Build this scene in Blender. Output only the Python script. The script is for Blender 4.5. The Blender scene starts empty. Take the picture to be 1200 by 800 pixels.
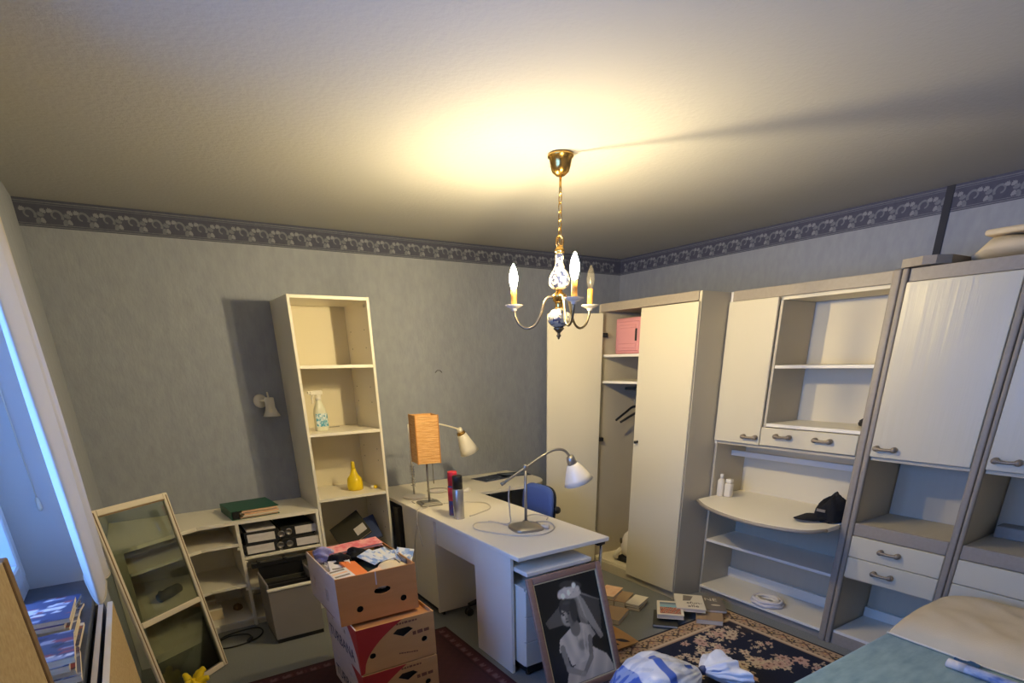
import bpy, bmesh, math, random
from math import sin, cos, pi, radians, sqrt
from mathutils import Vector, Matrix
from mathutils.geometry import tessellate_polygon

scene = bpy.context.scene
COL = scene.collection

# ------------------------------------------------------------------ camera
cam_d = bpy.data.cameras.new('camera')
cam = bpy.data.objects.new('camera', cam_d)
COL.objects.link(cam)
cam_d.sensor_fit = 'HORIZONTAL'
cam_d.sensor_width = 36.0
cam_d.lens = 650.11 / 1200 * 36.0
cam_d.shift_y = (683.74 - 400) / 1200
cam_d.clip_start = 0.02
pit, yaw, rol = -0.378955, -0.572475, -0.020887
fwd = Vector((-sin(yaw) * cos(pit), cos(yaw) * cos(pit), sin(pit)))
rgt = Vector((cos(yaw), sin(yaw), 0))
upv = rgt.cross(fwd)
r2 = cos(rol) * rgt + sin(rol) * upv
u2 = -sin(rol) * rgt + cos(rol) * upv
mw = Matrix((r2, u2, -fwd)).transposed().to_4x4()
mw.translation = (-4.04786, -4.32166, 1.637645)
cam.matrix_world = mw
scene.camera = cam

# ------------------------------------------------------------------ world, daylight, exposure
DAY = 11.5
BULB = 900.0
wd = bpy.data.worlds.new('daylight')
scene.world = wd
wd.use_nodes = True
bg = wd.node_tree.nodes['Background']
bg.inputs['Color'].default_value = (0.13, 0.34, 1.0, 1)
bg.inputs['Strength'].default_value = DAY
pl = bpy.data.lights.new('window_portal', 'AREA')
pl.shape = 'RECTANGLE'
pl.size = 1.38
pl.size_y = 2.28
pl.cycles.is_portal = True
po = bpy.data.objects.new('window_portal', pl)
COL.objects.link(po)
po.location = (-4.64, -2.76, 1.53)
po.rotation_euler = (0, radians(-90), 0)
scene.view_settings.view_transform = 'Standard'
scene.view_settings.look = 'None'
scene.view_settings.gamma = 1.0
scene.view_settings.use_curve_mapping = False
scene.view_settings.exposure = 0.48

# ------------------------------------------------------------------ helpers
def lin(c):
    r = []
    for x in c:
        x = x / 255.0
        r.append(x / 12.92 if x <= 0.04045 else ((x + 0.055) / 1.055) ** 2.4)
    return r

def mat(name, rgb, rough=0.5, metal=0.0, noise=None, bump=None, rgb2=None, spec=None, vcol=False,
        trans=None, emit=None, sheen=0.0, alpha=None):
    """principled material; noise=(scale xyz, contrast) mixes rgb with rgb2; bump=(scale xyz, strength)"""
    m = bpy.data.materials.new(name)
    m.use_nodes = True
    nt = m.node_tree
    b = nt.nodes['Principled BSDF']
    c = lin(rgb)
    b.inputs['Base Color'].default_value = (*c, 1)
    b.inputs['Roughness'].default_value = rough
    b.inputs['Metallic'].default_value = metal
    if spec is not None:
        b.inputs['Specular IOR Level'].default_value = spec
    if sheen:
        b.inputs['Sheen Weight'].default_value = sheen
    if trans:
        b.inputs['Transmission Weight'].default_value = trans
    if alpha is not None:
        b.inputs['Alpha'].default_value = alpha
    if emit:
        b.inputs['Emission Color'].default_value = (*emit[0], 1)
        b.inputs['Emission Strength'].default_value = emit[1]
    def coords(scale):
        tc = nt.nodes.new('ShaderNodeTexCoord')
        mp = nt.nodes.new('ShaderNodeMapping')
        sc = scale if isinstance(scale, (tuple, list)) else (scale,) * 3
        mp.inputs['Scale'].default_value = sc
        nt.links.new(tc.outputs['Object'], mp.inputs['Vector'])
        return mp.outputs['Vector']
    if vcol:
        a = nt.nodes.new('ShaderNodeAttribute')
        a.attribute_name = 'col'
        nt.links.new(a.outputs['Color'], b.inputs['Base Color'])
    elif noise:
        n = nt.nodes.new('ShaderNodeTexNoise')
        n.inputs['Scale'].default_value = 1.0
        n.inputs['Detail'].default_value = 5.0
        nt.links.new(coords(noise[0]), n.inputs['Vector'])
        r = nt.nodes.new('ShaderNodeValToRGB')
        k = noise[1]
        r.color_ramp.elements[0].position = 0.5 - k
        r.color_ramp.elements[1].position = 0.5 + k
        r.color_ramp.elements[0].color = (*c, 1)
        r.color_ramp.elements[1].color = (*lin(rgb2 or [min(255, x * 1.15) for x in rgb]), 1)
        nt.links.new(n.outputs['Fac'], r.inputs['Fac'])
        nt.links.new(r.outputs['Color'], b.inputs['Base Color'])
    if bump:
        n = nt.nodes.new('ShaderNodeTexNoise')
        n.inputs['Scale'].default_value = 1.0
        n.inputs['Detail'].default_value = 4.0
        nt.links.new(coords(bump[0]), n.inputs['Vector'])
        bp = nt.nodes.new('ShaderNodeBump')
        bp.inputs['Strength'].default_value = bump[1]
        bp.inputs['Distance'].default_value = bump[2] if len(bump) > 2 else 0.004
        nt.links.new(n.outputs['Fac'], bp.inputs['Height'])
        nt.links.new(bp.outputs['Normal'], b.inputs['Normal'])
    return m

class M:
    def __init__(s):
        s.v = []; s.f = []; s.mi = []; s.sm = []; s.c = None
    def add(s, vs, fs, mi=0, sm=False, X=None):
        o = len(s.v)
        if X is not None:
            vs = [X @ Vector(p) for p in vs]
        s.v += [tuple(p) for p in vs]
        s.f += [tuple(i + o for i in f) for f in fs]
        s.mi += [mi] * len(fs)
        s.sm += [sm] * len(fs)
        return s
    def box(s, a, b, mi=0, bev=0.0, X=None, seg=1):
        a, b = [min(p, q) for p, q in zip(a, b)], [max(p, q) for p, q in zip(a, b)]
        bm = bmesh.new()
        bmesh.ops.create_cube(bm, size=1.0)
        for v in bm.verts:
            v.co = Vector([a[i] + (b[i] - a[i]) * (v.co[i] + 0.5) for i in range(3)])
        if bev > 0:
            bev = min(bev, 0.45 * min(b[i] - a[i] for i in range(3)))
            bmesh.ops.bevel(bm, geom=bm.edges[:], offset=bev, segments=seg, profile=0.5, affect='EDGES')
        bm.verts.index_update()
        s.add([v.co.copy() for v in bm.verts], [[v.index for v in f.verts] for f in bm.faces], mi, seg > 1, X)
        bm.free()
        return s
    def lathe(s, prof, c=(0, 0, 0), n=24, mi=0, X=None, sm=True):
        vs = []; fs = []
        k = len(prof)
        for r, z in prof:
            for i in range(n):
                a = 2 * pi * i / n
                vs.append((c[0] + r * cos(a), c[1] + r * sin(a), c[2] + z))
        for j in range(k - 1):
            for i in range(n):
                i2 = (i + 1) % n
                fs.append((j * n + i, j * n + i2, (j + 1) * n + i2, (j + 1) * n + i))
        if prof[0][0] > 1e-5:
            fs.append(tuple(range(n))[::-1])
        if prof[-1][0] > 1e-5:
            fs.append(tuple((k - 1) * n + i for i in range(n)))
        return s.add(vs, fs, mi, sm, X)
    def tube(s, pts, r, n=8, mi=0, closed=False, X=None):
        pts = [Vector(p) for p in pts]
        k = len(pts)
        rs = r if isinstance(r, (list, tuple)) else [r] * k
        vs = []; fs = []
        prev = None
        for j in range(k):
            if closed:
                t = (pts[(j + 1) % k] - pts[j - 1])
            else:
                t = pts[min(j + 1, k - 1)] - pts[max(j - 1, 0)]
            t.normalize()
            if prev is None:
                u = t.cross(Vector((0, 0, 1)))
                if u.length < 0.1:
                    u = t.cross(Vector((1, 0, 0)))
            else:
                u = prev - t * prev.dot(t)
            u.normalize(); prev = u
            w = t.cross(u)
            for i in range(n):
                a = 2 * pi * i / n
                vs.append(pts[j] + (u * cos(a) + w * sin(a)) * rs[j])
        for j in range(k if closed else k - 1):
            for i in range(n):
                i2 = (i + 1) % n
                j2 = (j + 1) % k
                fs.append((j * n + i, j * n + i2, j2 * n + i2, j2 * n + i))
        if not closed:
            fs.append(tuple(range(n))[::-1])
            fs.append(tuple((k - 1) * n + i for i in range(n)))
        return s.add(vs, fs, mi, True, X)
    def prism(s, poly, z0, z1, mi=0, X=None, sm=False):
        n = len(poly)
        vs = [(p[0], p[1], z0) for p in poly] + [(p[0], p[1], z1) for p in poly]
        fs = [tuple(range(n))[::-1], tuple(range(n, 2 * n))]
        for i in range(n):
            j = (i + 1) % n
            fs.append((i, j, n + j, n + i))
        return s.add(vs, fs, mi, sm, X)
    def plate(s, outer, holes, z0, z1, mi=0, X=None):
        """flat plate in xy with holes cut through"""
        loops = [outer] + holes
        tris = tessellate_polygon([[Vector((p[0], p[1], 0)) for p in l] for l in loops])
        flat = [p for l in loops for p in l]
        n = len(flat)
        vs = [(p[0], p[1], z0) for p in flat] + [(p[0], p[1], z1) for p in flat]
        fs = [tuple(t) for t in tris] + [tuple(i + n for i in t)[::-1] for t in tris]
        o = 0
        for l in loops:
            k = len(l)
            for i in range(k):
                j = (i + 1) % k
                fs.append((o + i, o + j, n + o + j, n + o + i))
            o += k
        return s.add(vs, fs, mi, False, X)
    def grid(s, fn, nu, nv, mi=0, sm=True, X=None, wrapu=False):
        vs = []
        for j in range(nv + 1):
            for i in range(nu if wrapu else nu + 1):
                vs.append(fn(i / nu, j / nv))
        w = nu if wrapu else nu + 1
        fs = []
        for j in range(nv):
            for i in range(nu):
                i2 = (i + 1) % w if wrapu else i + 1
                fs.append((j * w + i, j * w + i2, (j + 1) * w + i2, (j + 1) * w + i))
        return s.add(vs, fs, mi, sm, X)
    def text(s, txt, size, X, ext=0.0004, mi=0, align='LEFT', sx=1.0):
        cu = bpy.data.curves.new('t', 'FONT')
        cu.body = txt; cu.size = size; cu.extrude = ext; cu.align_x = align
        cu.resolution_u = 2
        o = bpy.data.objects.new('t', cu)
        COL.objects.link(o)
        dg = bpy.context.evaluated_depsgraph_get()
        me = bpy.data.meshes.new_from_object(o.evaluated_get(dg))
        vs = [(v.co.x * sx, v.co.y, v.co.z) for v in me.vertices]
        fs = [tuple(p.vertices) for p in me.polygons]
        bpy.data.objects.remove(o); bpy.data.curves.remove(cu); bpy.data.meshes.remove(me)
        return s.add(vs, fs, mi, False, X)

WM = {}   # world matrix of every empty we make

def build(name, m, mats, parent=None, kind=None, label=None, cat=None, group=None, local=False):
    if not isinstance(mats, (list, tuple)):
        mats = [mats]
    me = bpy.data.meshes.new(name)
    vs = m.v
    loc = Vector((0, 0, 0))
    if not local:
        if parent is not None:
            inv = WM[parent.name].inverted()
            vs = [inv @ Vector(v) for v in vs]
        else:
            xs = [v[0] for v in vs]; ys = [v[1] for v in vs]; zs = [v[2] for v in vs]
            loc = Vector(((min(xs) + max(xs)) / 2, (min(ys) + max(ys)) / 2, min(zs)))
            vs = [Vector(v) - loc for v in vs]
    me.from_pydata([tuple(v) for v in vs], [], m.f)
    for x in mats:
        me.materials.append(x)
    me.polygons.foreach_set('material_index', m.mi)
    me.polygons.foreach_set('use_smooth', m.sm)
    if m.c is not None:
        ca = me.color_attributes.new('col', 'FLOAT_COLOR', 'POINT')
        flat = []
        for c in m.c:
            flat += [c[0], c[1], c[2], 1.0]
        ca.data.foreach_set('color', flat)
    me.update()
    o = bpy.data.objects.new(name, me)
    COL.objects.link(o)
    o.location = loc
    if parent is not None:
        o.parent = parent
        WM[o.name] = WM[parent.name].copy()
    else:
        WM[o.name] = Matrix.Translation(loc)
    tag(o, label, cat, group, kind)
    return o

def tag(o, label=None, cat=None, group=None, kind=None):
    if label: o['label'] = label
    if cat: o['category'] = cat
    if group: o['group'] = group
    if kind: o['kind'] = kind
    return o

def thing(name, label, cat, loc=(0, 0, 0), rot=(0, 0, 0), group=None, kind=None, mtx=None):
    o = bpy.data.objects.new(name, None)
    COL.objects.link(o)
    o.empty_display_size = 0.1
    if mtx is not None:
        o.matrix_basis = mtx
        WM[o.name] = mtx.copy()
    else:
        o.location = loc
        o.rotation_euler = rot
        from mathutils import Euler
        WM[o.name] = Matrix.Translation(loc) @ Euler(rot).to_matrix().to_4x4()
    return tag(o, label, cat, group, kind)

def pbox(name, parent, a, b, m, bev=0.0015, local=False, label=None, seg=1):
    return build(name, M().box(a, b, bev=bev, seg=seg), m, parent, local=local, label=label)

def frame_m(x, y, o):
    """matrix with local x, local y axes, origin o (world)"""
    x = Vector(x).normalized(); y = Vector(y).normalized()
    z = x.cross(y)
    r = Matrix((x, y, z)).transposed().to_4x4()
    r.translation = o
    return r

def circ(cx, cy, r, n=16, ry=None):
    ry = ry or r
    return [(cx + r * cos(2 * pi * i / n), cy + ry * sin(2 * pi * i / n)) for i in range(n)]

def spline(pts, n=8):
    """Catmull-Rom through points"""
    P = [Vector(p) for p in pts]
    P = [2 * P[0] - P[1]] + P + [2 * P[-1] - P[-2]]
    out = []
    for i in range(1, len(P) - 2):
        for k in range(n):
            t = k / n
            a, b, c, d = P[i - 1], P[i], P[i + 1], P[i + 2]
            out.append(0.5 * ((2 * b) + (c - a) * t + (2 * a - 5 * b + 4 * c - d) * t * t + (3 * b - a - 3 * c + d) * t ** 3))
    out.append(P[-2])
    return out

rnd = random.Random(7)

# ------------------------------------------------------------------ materials
m_wall = mat('wallpaper', (147, 152, 164), 0.85, noise=((26, 26, 13), 0.28), rgb2=(160, 165, 175), bump=((60, 60, 30), 0.5, 0.005))
m_ceil = mat('ceiling_plaster', (172, 171, 168), 0.9, bump=((45, 45, 45), 0.4, 0.005))
m_carpet = mat('carpet', (104, 106, 102), 0.95, noise=((160, 160, 160), 0.25), rgb2=(130, 132, 128), bump=((300, 300, 300), 0.4, 0.003), sheen=0.2)
m_bord = mat('border_navy', (70, 73, 94), 0.8, noise=((30, 30, 30), 0.3), rgb2=(82, 85, 104))
m_bord2 = mat('border_grey', (104, 108, 122), 0.8, noise=((60, 60, 60), 0.25), rgb2=(124, 128, 140))
m_bord3 = mat('border_light', (136, 139, 150), 0.8)
m_bstrip = mat('dark_strip', (38, 42, 56), 0.7)
m_white = mat('white_melamine', (238, 231, 214), 0.42, bump=((40, 40, 40), 0.03))
m_whited = mat('white_edge', (232, 226, 210), 0.4)
m_cab = mat('cabinet_body', (184, 175, 152), 0.5, noise=((3, 30, 3), 0.4), rgb2=(192, 183, 161))
m_door = mat('cabinet_door', (206, 198, 173), 0.40, bump=((6, 60, 5), 0.1, 0.002))
m_doorg = mat('cabinet_door_grained', (204, 196, 171), 0.36, bump=((3, 26, 1.2), 0.6, 0.006))
m_trim = mat('cabinet_trim', (146, 136, 121), 0.5, noise=((4, 60, 60), 0.3), rgb2=(156, 146, 131))
m_back = mat('cabinet_back', (222, 212, 184), 0.6)
m_hand = mat('pewter_handle', (140, 128, 112), 0.45, 0.35)
m_steel = mat('brushed_steel', (168, 164, 156), 0.35, 0.9)
m_chrome = mat('chrome', (205, 205, 205), 0.15, 1.0)
m_brass = mat('brass', (198, 160, 92), 0.22, 1.0)
m_brassd = mat('aged_metal', (118, 108, 90), 0.35, 0.9)
m_porc = mat('porcelain_print', (240, 232, 210), 0.15, noise=((42, 42, 42), 0.035), rgb2=(120, 128, 150))
for e, p, c in zip(m_porc.node_tree.nodes['Color Ramp'].color_ramp.elements, (0.50, 0.55), ((160, 154, 140), (40, 46, 74))):
    e.position = p; e.color = (*lin(c), 1)
m_cup = mat('porcelain_cup', (226, 220, 208), 0.2, trans=0.25)
m_sleeve = mat('candle_sleeve', (196, 140, 62), 0.5)
m_black = mat('black_plastic', (22, 22, 24), 0.5)
m_dark = mat('dark_board', (34, 32, 32), 0.6)
m_card = mat('cardboard', (184, 124, 68), 0.85, noise=((6, 6, 40), 0.3), rgb2=(194, 134, 78))
m_cardl = mat('cardboard_white_face', (196, 178, 172), 0.8, noise=((6, 6, 30), 0.3), rgb2=(206, 190, 184))
m_cardt = mat('cardboard_tan', (190, 142, 88), 0.85, noise=((6, 6, 30), 0.3), rgb2=(200, 152, 98))
m_cred = mat('carton_red_print', (170, 42, 38), 0.6)
m_cnavy = mat('carton_navy_print', (52, 50, 78), 0.7)
m_cbrown = mat('carton_brown_print', (120, 76, 52), 0.8)
m_binder = mat('binder_black', (28, 28, 31), 0.6)
m_label = mat('paper_label', (226, 220, 214), 0.8, noise=((20, 20, 60), 0.2), rgb2=(212, 204, 200))
m_paper = mat('paper_pages', (226, 214, 192), 0.9, noise=((4, 4, 400), 0.3), rgb2=(198, 184, 160))
m_green = mat('green_cover', (30, 86, 68), 0.5)
m_shade = mat('rice_paper_orange', (218, 154, 82), 0.8, noise=((16, 16, 210), 0.2), rgb2=(244, 196, 128), bump=((8, 8, 160), 1.0, 0.01))
m_shader = mat('shade_rim', (196, 130, 56), 0.7)
m_opal = mat('opal_glass', (236, 228, 212), 0.3)
m_lampw = mat('white_enamel', (232, 226, 210), 0.35)
m_cable = mat('cable_white', (204, 197, 184), 0.6)
m_yellow = mat('yellow_plastic', (238, 206, 24), 0.4)
m_blue = mat('chair_fabric_blue', (62, 86, 150), 0.9, noise=((220, 220, 220), 0.3), rgb2=(76, 100, 164))
m_pink = mat('pink_plastic', (206, 142, 142), 0.5)
m_wood = mat('picture_frame_wood', (142, 108, 92), 0.5, noise=((5, 60, 60), 0.3), rgb2=(160, 126, 108))
m_gold = mat('frame_fillet', (206, 188, 150), 0.5)
m_vcol = mat('printed_colour', (255, 255, 255), 0.7, vcol=True)
m_vcolg = mat('printed_glossy', (255, 255, 255), 0.35, vcol=True)
m_rugv = mat('woven_pile', (255, 255, 255), 0.95, vcol=True, bump=((350, 350, 350), 0.5, 0.004))
m_bagv = mat('thin_plastic_bag', (255, 255, 255), 0.3, vcol=True)
m_teal = mat('teal_terry', (104, 136, 137), 0.95, noise=((9, 24, 20), 0.24), rgb2=(144, 170, 168), bump=((150, 150, 150), 0.3, 0.004), sheen=0.3)
m_pillow = mat('cream_pillow', (214, 194, 156), 0.9, noise=((5, 5, 5), 0.3), rgb2=(224, 206, 170), bump=((180, 180, 180), 0.3, 0.003))
m_curt = mat('curtain_cloth', (206, 198, 184), 0.9, bump=((160, 160, 160), 0.2, 0.002), sheen=0.1)
_nt = m_curt.node_tree
_tr = _nt.nodes.new('ShaderNodeBsdfTranslucent')
_tr.inputs['Color'].default_value = (.62, .58, .52, 1)
_mx = _nt.nodes.new('ShaderNodeMixShader')
_mx.inputs['Fac'].default_value = .35
_nt.links.new(_nt.nodes['Principled BSDF'].outputs[0], _mx.inputs[1])
_nt.links.new(_tr.outputs[0], _mx.inputs[2])
_nt.links.new(_mx.outputs[0], _nt.nodes['Material Output'].inputs['Surface'])
m_reveal = mat('reveal_plaster', (214, 214, 214), 0.85, bump=((40, 40, 40), 0.15))
m_sill = mat('sill_stone', (70, 76, 92), 0.35, noise=((40, 40, 40), 0.3), rgb2=(84, 90, 104))
m_pvc = mat('pvc_frame', (222, 222, 222), 0.35)
m_chip = mat('particle_board', (192, 168, 126), 0.85, noise=((90, 90, 90), 0.25), rgb2=(168, 142, 100))
m_chipd = mat('board_brown_edge', (120, 92, 58), 0.7, noise=((8, 8, 60), 0.3), rgb2=(134, 106, 70))
m_cream = mat('cream_door_frame', (224, 212, 190), 0.45)
m_boardw = mat('board_white_face', (206, 198, 190), 0.5)
m_boardg = mat('board_green_face', (84, 92, 84), 0.5)
m_grey = mat('grey_sheet', (134, 128, 124), 0.5, noise=((4, 4, 4), 0.3), rgb2=(142, 136, 132))
m_olive = mat('olive_cover', (62, 60, 50), 0.7)
m_bluec = mat('blue_cover', (70, 84, 128), 0.6)
m_tan = mat('tan_velvet', (188, 138, 78), 0.85, noise=((7, 7, 7), 0.3), rgb2=(202, 152, 90))
m_leaf = mat('dark_leaf_print', (64, 52, 46), 0.85)
m_applw = mat('appliance_white', (224, 216, 198), 0.4)
m_cloth = mat('black_cloth', (20, 20, 23), 0.95, bump=((60, 60, 60), 0.5, 0.006))
m_mauve = mat('lilac_cloth', (170, 164, 204), 0.9, bump=((50, 50, 50), 0.6, 0.006))
m_orange = mat('orange_cover', (226, 122, 62), 0.6)
m_pinkm = mat('pink_print', (226, 110, 122), 0.5, noise=((30, 30, 30), 0.12), rgb2=(240, 176, 170))
m_dcloth = mat('dark_green_cloth', (36, 46, 42), 0.9, bump=((40, 40, 40), 0.5, 0.006))
m_peach = mat('peach_cover', (224, 172, 136), 0.6, noise=((14, 14, 14), 0.2), rgb2=(238, 204, 168))
m_greyc = mat('grey_cover', (128, 118, 106), 0.6)
m_kraft = mat('kraft_cover', (170, 142, 108), 0.6)
m_whitec = mat('white_cover', (232, 222, 200), 0.5)
m_ink = mat('dark_ink', (60, 34, 34), 0.7)
m_inkw = mat('pale_ink', (226, 214, 186), 0.7)
m_red = mat('red_plastic', (206, 44, 62), 0.4)
m_rlab = mat('dark_red_label', (110, 40, 60), 0.45, noise=((60, 60, 30), 0.1), rgb2=(60, 70, 130))
m_silver = mat('silver_can', (176, 174, 172), 0.28, 0.8)
m_aqua = mat('aqua_label', (62, 150, 176), 0.4, noise=((60, 60, 60), 0.08), rgb2=(214, 224, 224))
m_clearp = mat('milky_plastic', (214, 214, 190), 0.3)

def glassmat(name, tint, gloss, refl=0.05):
    m = bpy.data.materials.new(name)
    m.use_nodes = True
    nt = m.node_tree
    for n in list(nt.nodes):
        if n.type != 'OUTPUT_MATERIAL':
            nt.nodes.remove(n)
    out = [n for n in nt.nodes if n.type == 'OUTPUT_MATERIAL'][0]
    t = nt.nodes.new('ShaderNodeBsdfTransparent')
    t.inputs['Color'].default_value = (*tint, 1)
    g = nt.nodes.new('ShaderNodeBsdfGlossy')
    g.inputs['Roughness'].default_value = gloss
    mx = nt.nodes.new('ShaderNodeMixShader')
    fr = nt.nodes.new('ShaderNodeFresnel')
    fr.inputs['IOR'].default_value = refl
    nt.links.new(fr.outputs['Fac'], mx.inputs['Fac'])
    nt.links.new(t.outputs['BSDF'], mx.inputs[1])
    nt.links.new(g.outputs['BSDF'], mx.inputs[2])
    nt.links.new(mx.outputs['Shader'], out.inputs['Surface'])
    return m
m_pane = glassmat('window_glass', (0.93, 0.95, 0.95), 0.0, 1.45)
m_smoke = glassmat('smoked_green_glass', (0.72, 0.76, 0.68), 0.03, 1.5)
m_bulbglass = mat('clear_bulb_glass', (110, 106, 98), 0.10, alpha=0.16)
m_lit = mat('lit_bulb', (255, 240, 210), 0.4, emit=((1.0, 0.80, 0.43), BULB * 1.3))
m_lit2 = mat('lit_bulb_dimmer', (255, 240, 210), 0.4, emit=((1.0, 0.80, 0.43), BULB * .65))

# ------------------------------------------------------------------ the room
RX0, RX1, RY0, RY1, RH = -4.34, 0.0, -4.9, 0.0, 2.5
T = 0.12
def struct(name, m, mats, parent=None):
    return build(name, m, mats, parent, kind='structure')
struct('floor', M().box((RX0 - .3, RY0 - T, -0.1), (RX1 + T, RY1 + T, 0)), m_carpet)
struct('ceiling', M().box((RX0 - .3, RY0 - T, RH), (RX1 + T, RY1 + T, RH + .1)), m_ceil)
struct('wall_back', M().box((RX0 - .3, RY1, 0), (RX1 + T, RY1 + T, RH)), m_wall)
struct('wall_right', M().box((RX1, RY0, 0), (RX1 + T, RY1, RH)), m_wall)
struct('wall_front', M().box((RX0 - .3, RY0 - T, 0), (RX1 + T, RY0, RH)), mat('pale_wall', (226, 222, 214), .85))  # unseen wall, made pale and set nearer to bounce light into the room
WY0, WY1, WZ0, WZ1, WXI = -3.90, -1.62, 0.83, 2.22, -4.53
m = M()
m.box((RX0 - .3, RY0, 0), (RX0, RY1, WZ0))
m.box((RX0 - .3, RY0, WZ1), (RX0, RY1, RH))
m.box((RX0 - .3, RY0, WZ0), (RX0, WY0, WZ1))
m.box((RX0 - .3, WY1, WZ0), (RX0, RY1, WZ1))
struct('wall_left', m, m_wall)
# plastered faces of the window recess
m = M()
m.box((RX0 - .29, WY1 - .008, WZ0), (RX0, WY1, WZ1))
m.box((RX0 - .29, WY0, WZ0), (RX0, WY0 + .008, WZ1))
m.box((RX0 - .29, WY0 + .008, WZ1 - .008), (RX0, WY1 - .008, WZ1))
struct('trim_1', m, m_reveal)
# window with frame, sash, panes, handle, sill
w = thing('window_1', None, None, (WXI, -2.57, WZ0), kind='structure')
ya, yb, za, zb = WY0 + .008, WY1 - .008, 0.862, WZ1 - .008
m = M()
for a, b in (((WXI - .07, ya, za), (WXI, ya + .07, zb)), ((WXI - .07, yb - .07, za), (WXI, yb, zb)),
             ((WXI - .07, ya + .07, za), (WXI, yb - .07, za + .07)), ((WXI - .07, ya + .07, zb - .07), (WXI, yb - .07, zb)),
             ((WXI - .07, -2.61, za + .07), (WXI, -2.53, zb - .07))):
    m.box(a, b, bev=.006)
build('window_frame', m, m_pvc, w)
for y0, y1 in ((ya + .07, -2.61), (-2.53, yb - .07)):
    m = M()
    for a, b in (((WXI - .05, y0, za + .07), (WXI + .015, y0 + .06, zb - .07)), ((WXI - .05, y1 - .06, za + .07), (WXI + .015, y1, zb - .07)),
                 ((WXI - .05, y0 + .06, za + .07), (WXI + .015, y1 - .06, za + .13)), ((WXI - .05, y0 + .06, zb - .13), (WXI + .015, y1 - .06, zb - .07))):
        m.box(a, b, bev=.006)
    s_ = build('sash', m, m_pvc, w)
    build('pane', M().box((WXI - .03, y0 + .05, za + .12), (WXI - .022, y1 - .05, zb - .12)), m_pane, s_)
build('window_handle', M().box((WXI + .015, -2.585, 1.45), (WXI + .03, -2.555, 1.53), bev=.004).box((WXI + .03, -2.58, 1.36), (WXI + .05, -2.56, 1.5), bev=.006), m_pvc, w)
build('window_sill', M().box((RX0 - .29, WY0 + .009, WZ0), (RX0 + .02, WY1 - .009, WZ0 + .03), bev=.004), m_sill, w)

# wallpaper border: printed strip with acanthus scrolls, on back and right wall
def border(name, length, place):
    """place(s, z, d) -> world point; s along the wall, z height, d out of the wall"""
    t = thing(name, None, None, place(length / 2, 2.36, 0), kind='structure')
    def strip(nm, z0, z1, d0, d1, mt):
        vs = [place(s, z, d) for s in (0, length) for z in (z0, z1) for d in (d0, d1)]
        build(nm, M().add(vs, [(0, 1, 3, 2), (4, 6, 7, 5), (0, 4, 5, 1), (2, 3, 7, 6), (0, 2, 6, 4), (1, 5, 7, 3)]), mt, t)
    strip('border_strip', 2.368, 2.4995, 0, .0015, m_bord)
    strip('border_line', 2.372, 2.377, .0015, .0022, m_bord2)
    strip('border_line', 2.383, 2.3855, .0015, .0022, m_bord2)
    strip('border_line', 2.484, 2.488, .0015, .0022, m_bord2)
    strip('border_line', 2.476, 2.478, .0015, .0022, m_bord2)
    g = M()
    pit_ = 0.118
    n = int(length / pit_)
    def pt(sx, zz, k, d=.0016): return place(sx + k * pit_ + .02, zz, d)
    for k in range(n):
        # scroll ring
        ring = []
        for i in range(15):
            a = -0.6 + i / 14 * 5.2
            r = .030 - .0012 * i
            ring.append((.034 + r * cos(a), 2.428 + r * sin(a)))
        vs = []; fs = []
        for i, p in enumerate(ring):
            q = ring[min(i + 1, 14)]; o = ring[max(i - 1, 0)]
            tx, tz = q[0] - o[0], q[1] - o[1]
            l = sqrt(tx * tx + tz * tz); wd_ = .0065 - .0002 * i
            vs += [pt(p[0] - tz / l * wd_, p[1] + tx / l * wd_, k), pt(p[0] + tz / l * wd_, p[1] - tx / l * wd_, k)]
            if i: fs.append((2 * i - 2, 2 * i, 2 * i + 1, 2 * i - 1))
        g.add(vs, fs, 0)
        # leaf fans
        for li, (cx, cz, rot, mi) in enumerate(((.082, 2.418, 1.35, 0), (.095, 2.438, 1.1, 1), (.012, 2.44, 1.9, 1), (.06, 2.402, -.4, 0), (.1, 2.405, 3.6, 1))):
            for j in range(5):
                a = rot + (j - 2) * .42
                L = (.030 if mi == 0 else .024) * (1 - .1 * abs(j - 2))
                dx, dz = cos(a), sin(a)
                dd = .0019 + .00012 * (li * 5 + j)
                vs = [pt(cx, cz, k, dd), pt(cx + dx * L * .55 - dz * .006, cz + dz * L * .55 + dx * .006, k, dd),
                      pt(cx + dx * L, cz + dz * L, k, dd), pt(cx + dx * L * .55 + dz * .006, cz + dz * L * .55 - dx * .006, k, dd)]
                g.add(vs, [(0, 1, 2, 3)], mi)
    build('scroll_print', g, [m_bord2, m_bord3], t)
    return t
border('trim_2', 4.34, lambda s, z, d: (-4.34 + s, -d, z))
border('trim_3', 4.9, lambda s, z, d: (-d, -4.9 + s, z))
struct('trim_4', M().box((-.006, -2.625, 2.0), (-.0025, -2.585, 2.499)), m_bstrip)
# nail mark and small dents left in the wallpaper
struct('trim_5', M().tube([(-1.955, -.002, 1.575), (-1.935, -.002, 1.592), (-1.91, -.002, 1.590), (-1.895, -.002, 1.575)], .0035, 6), mat('scuff', (92, 92, 96), .9))

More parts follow.
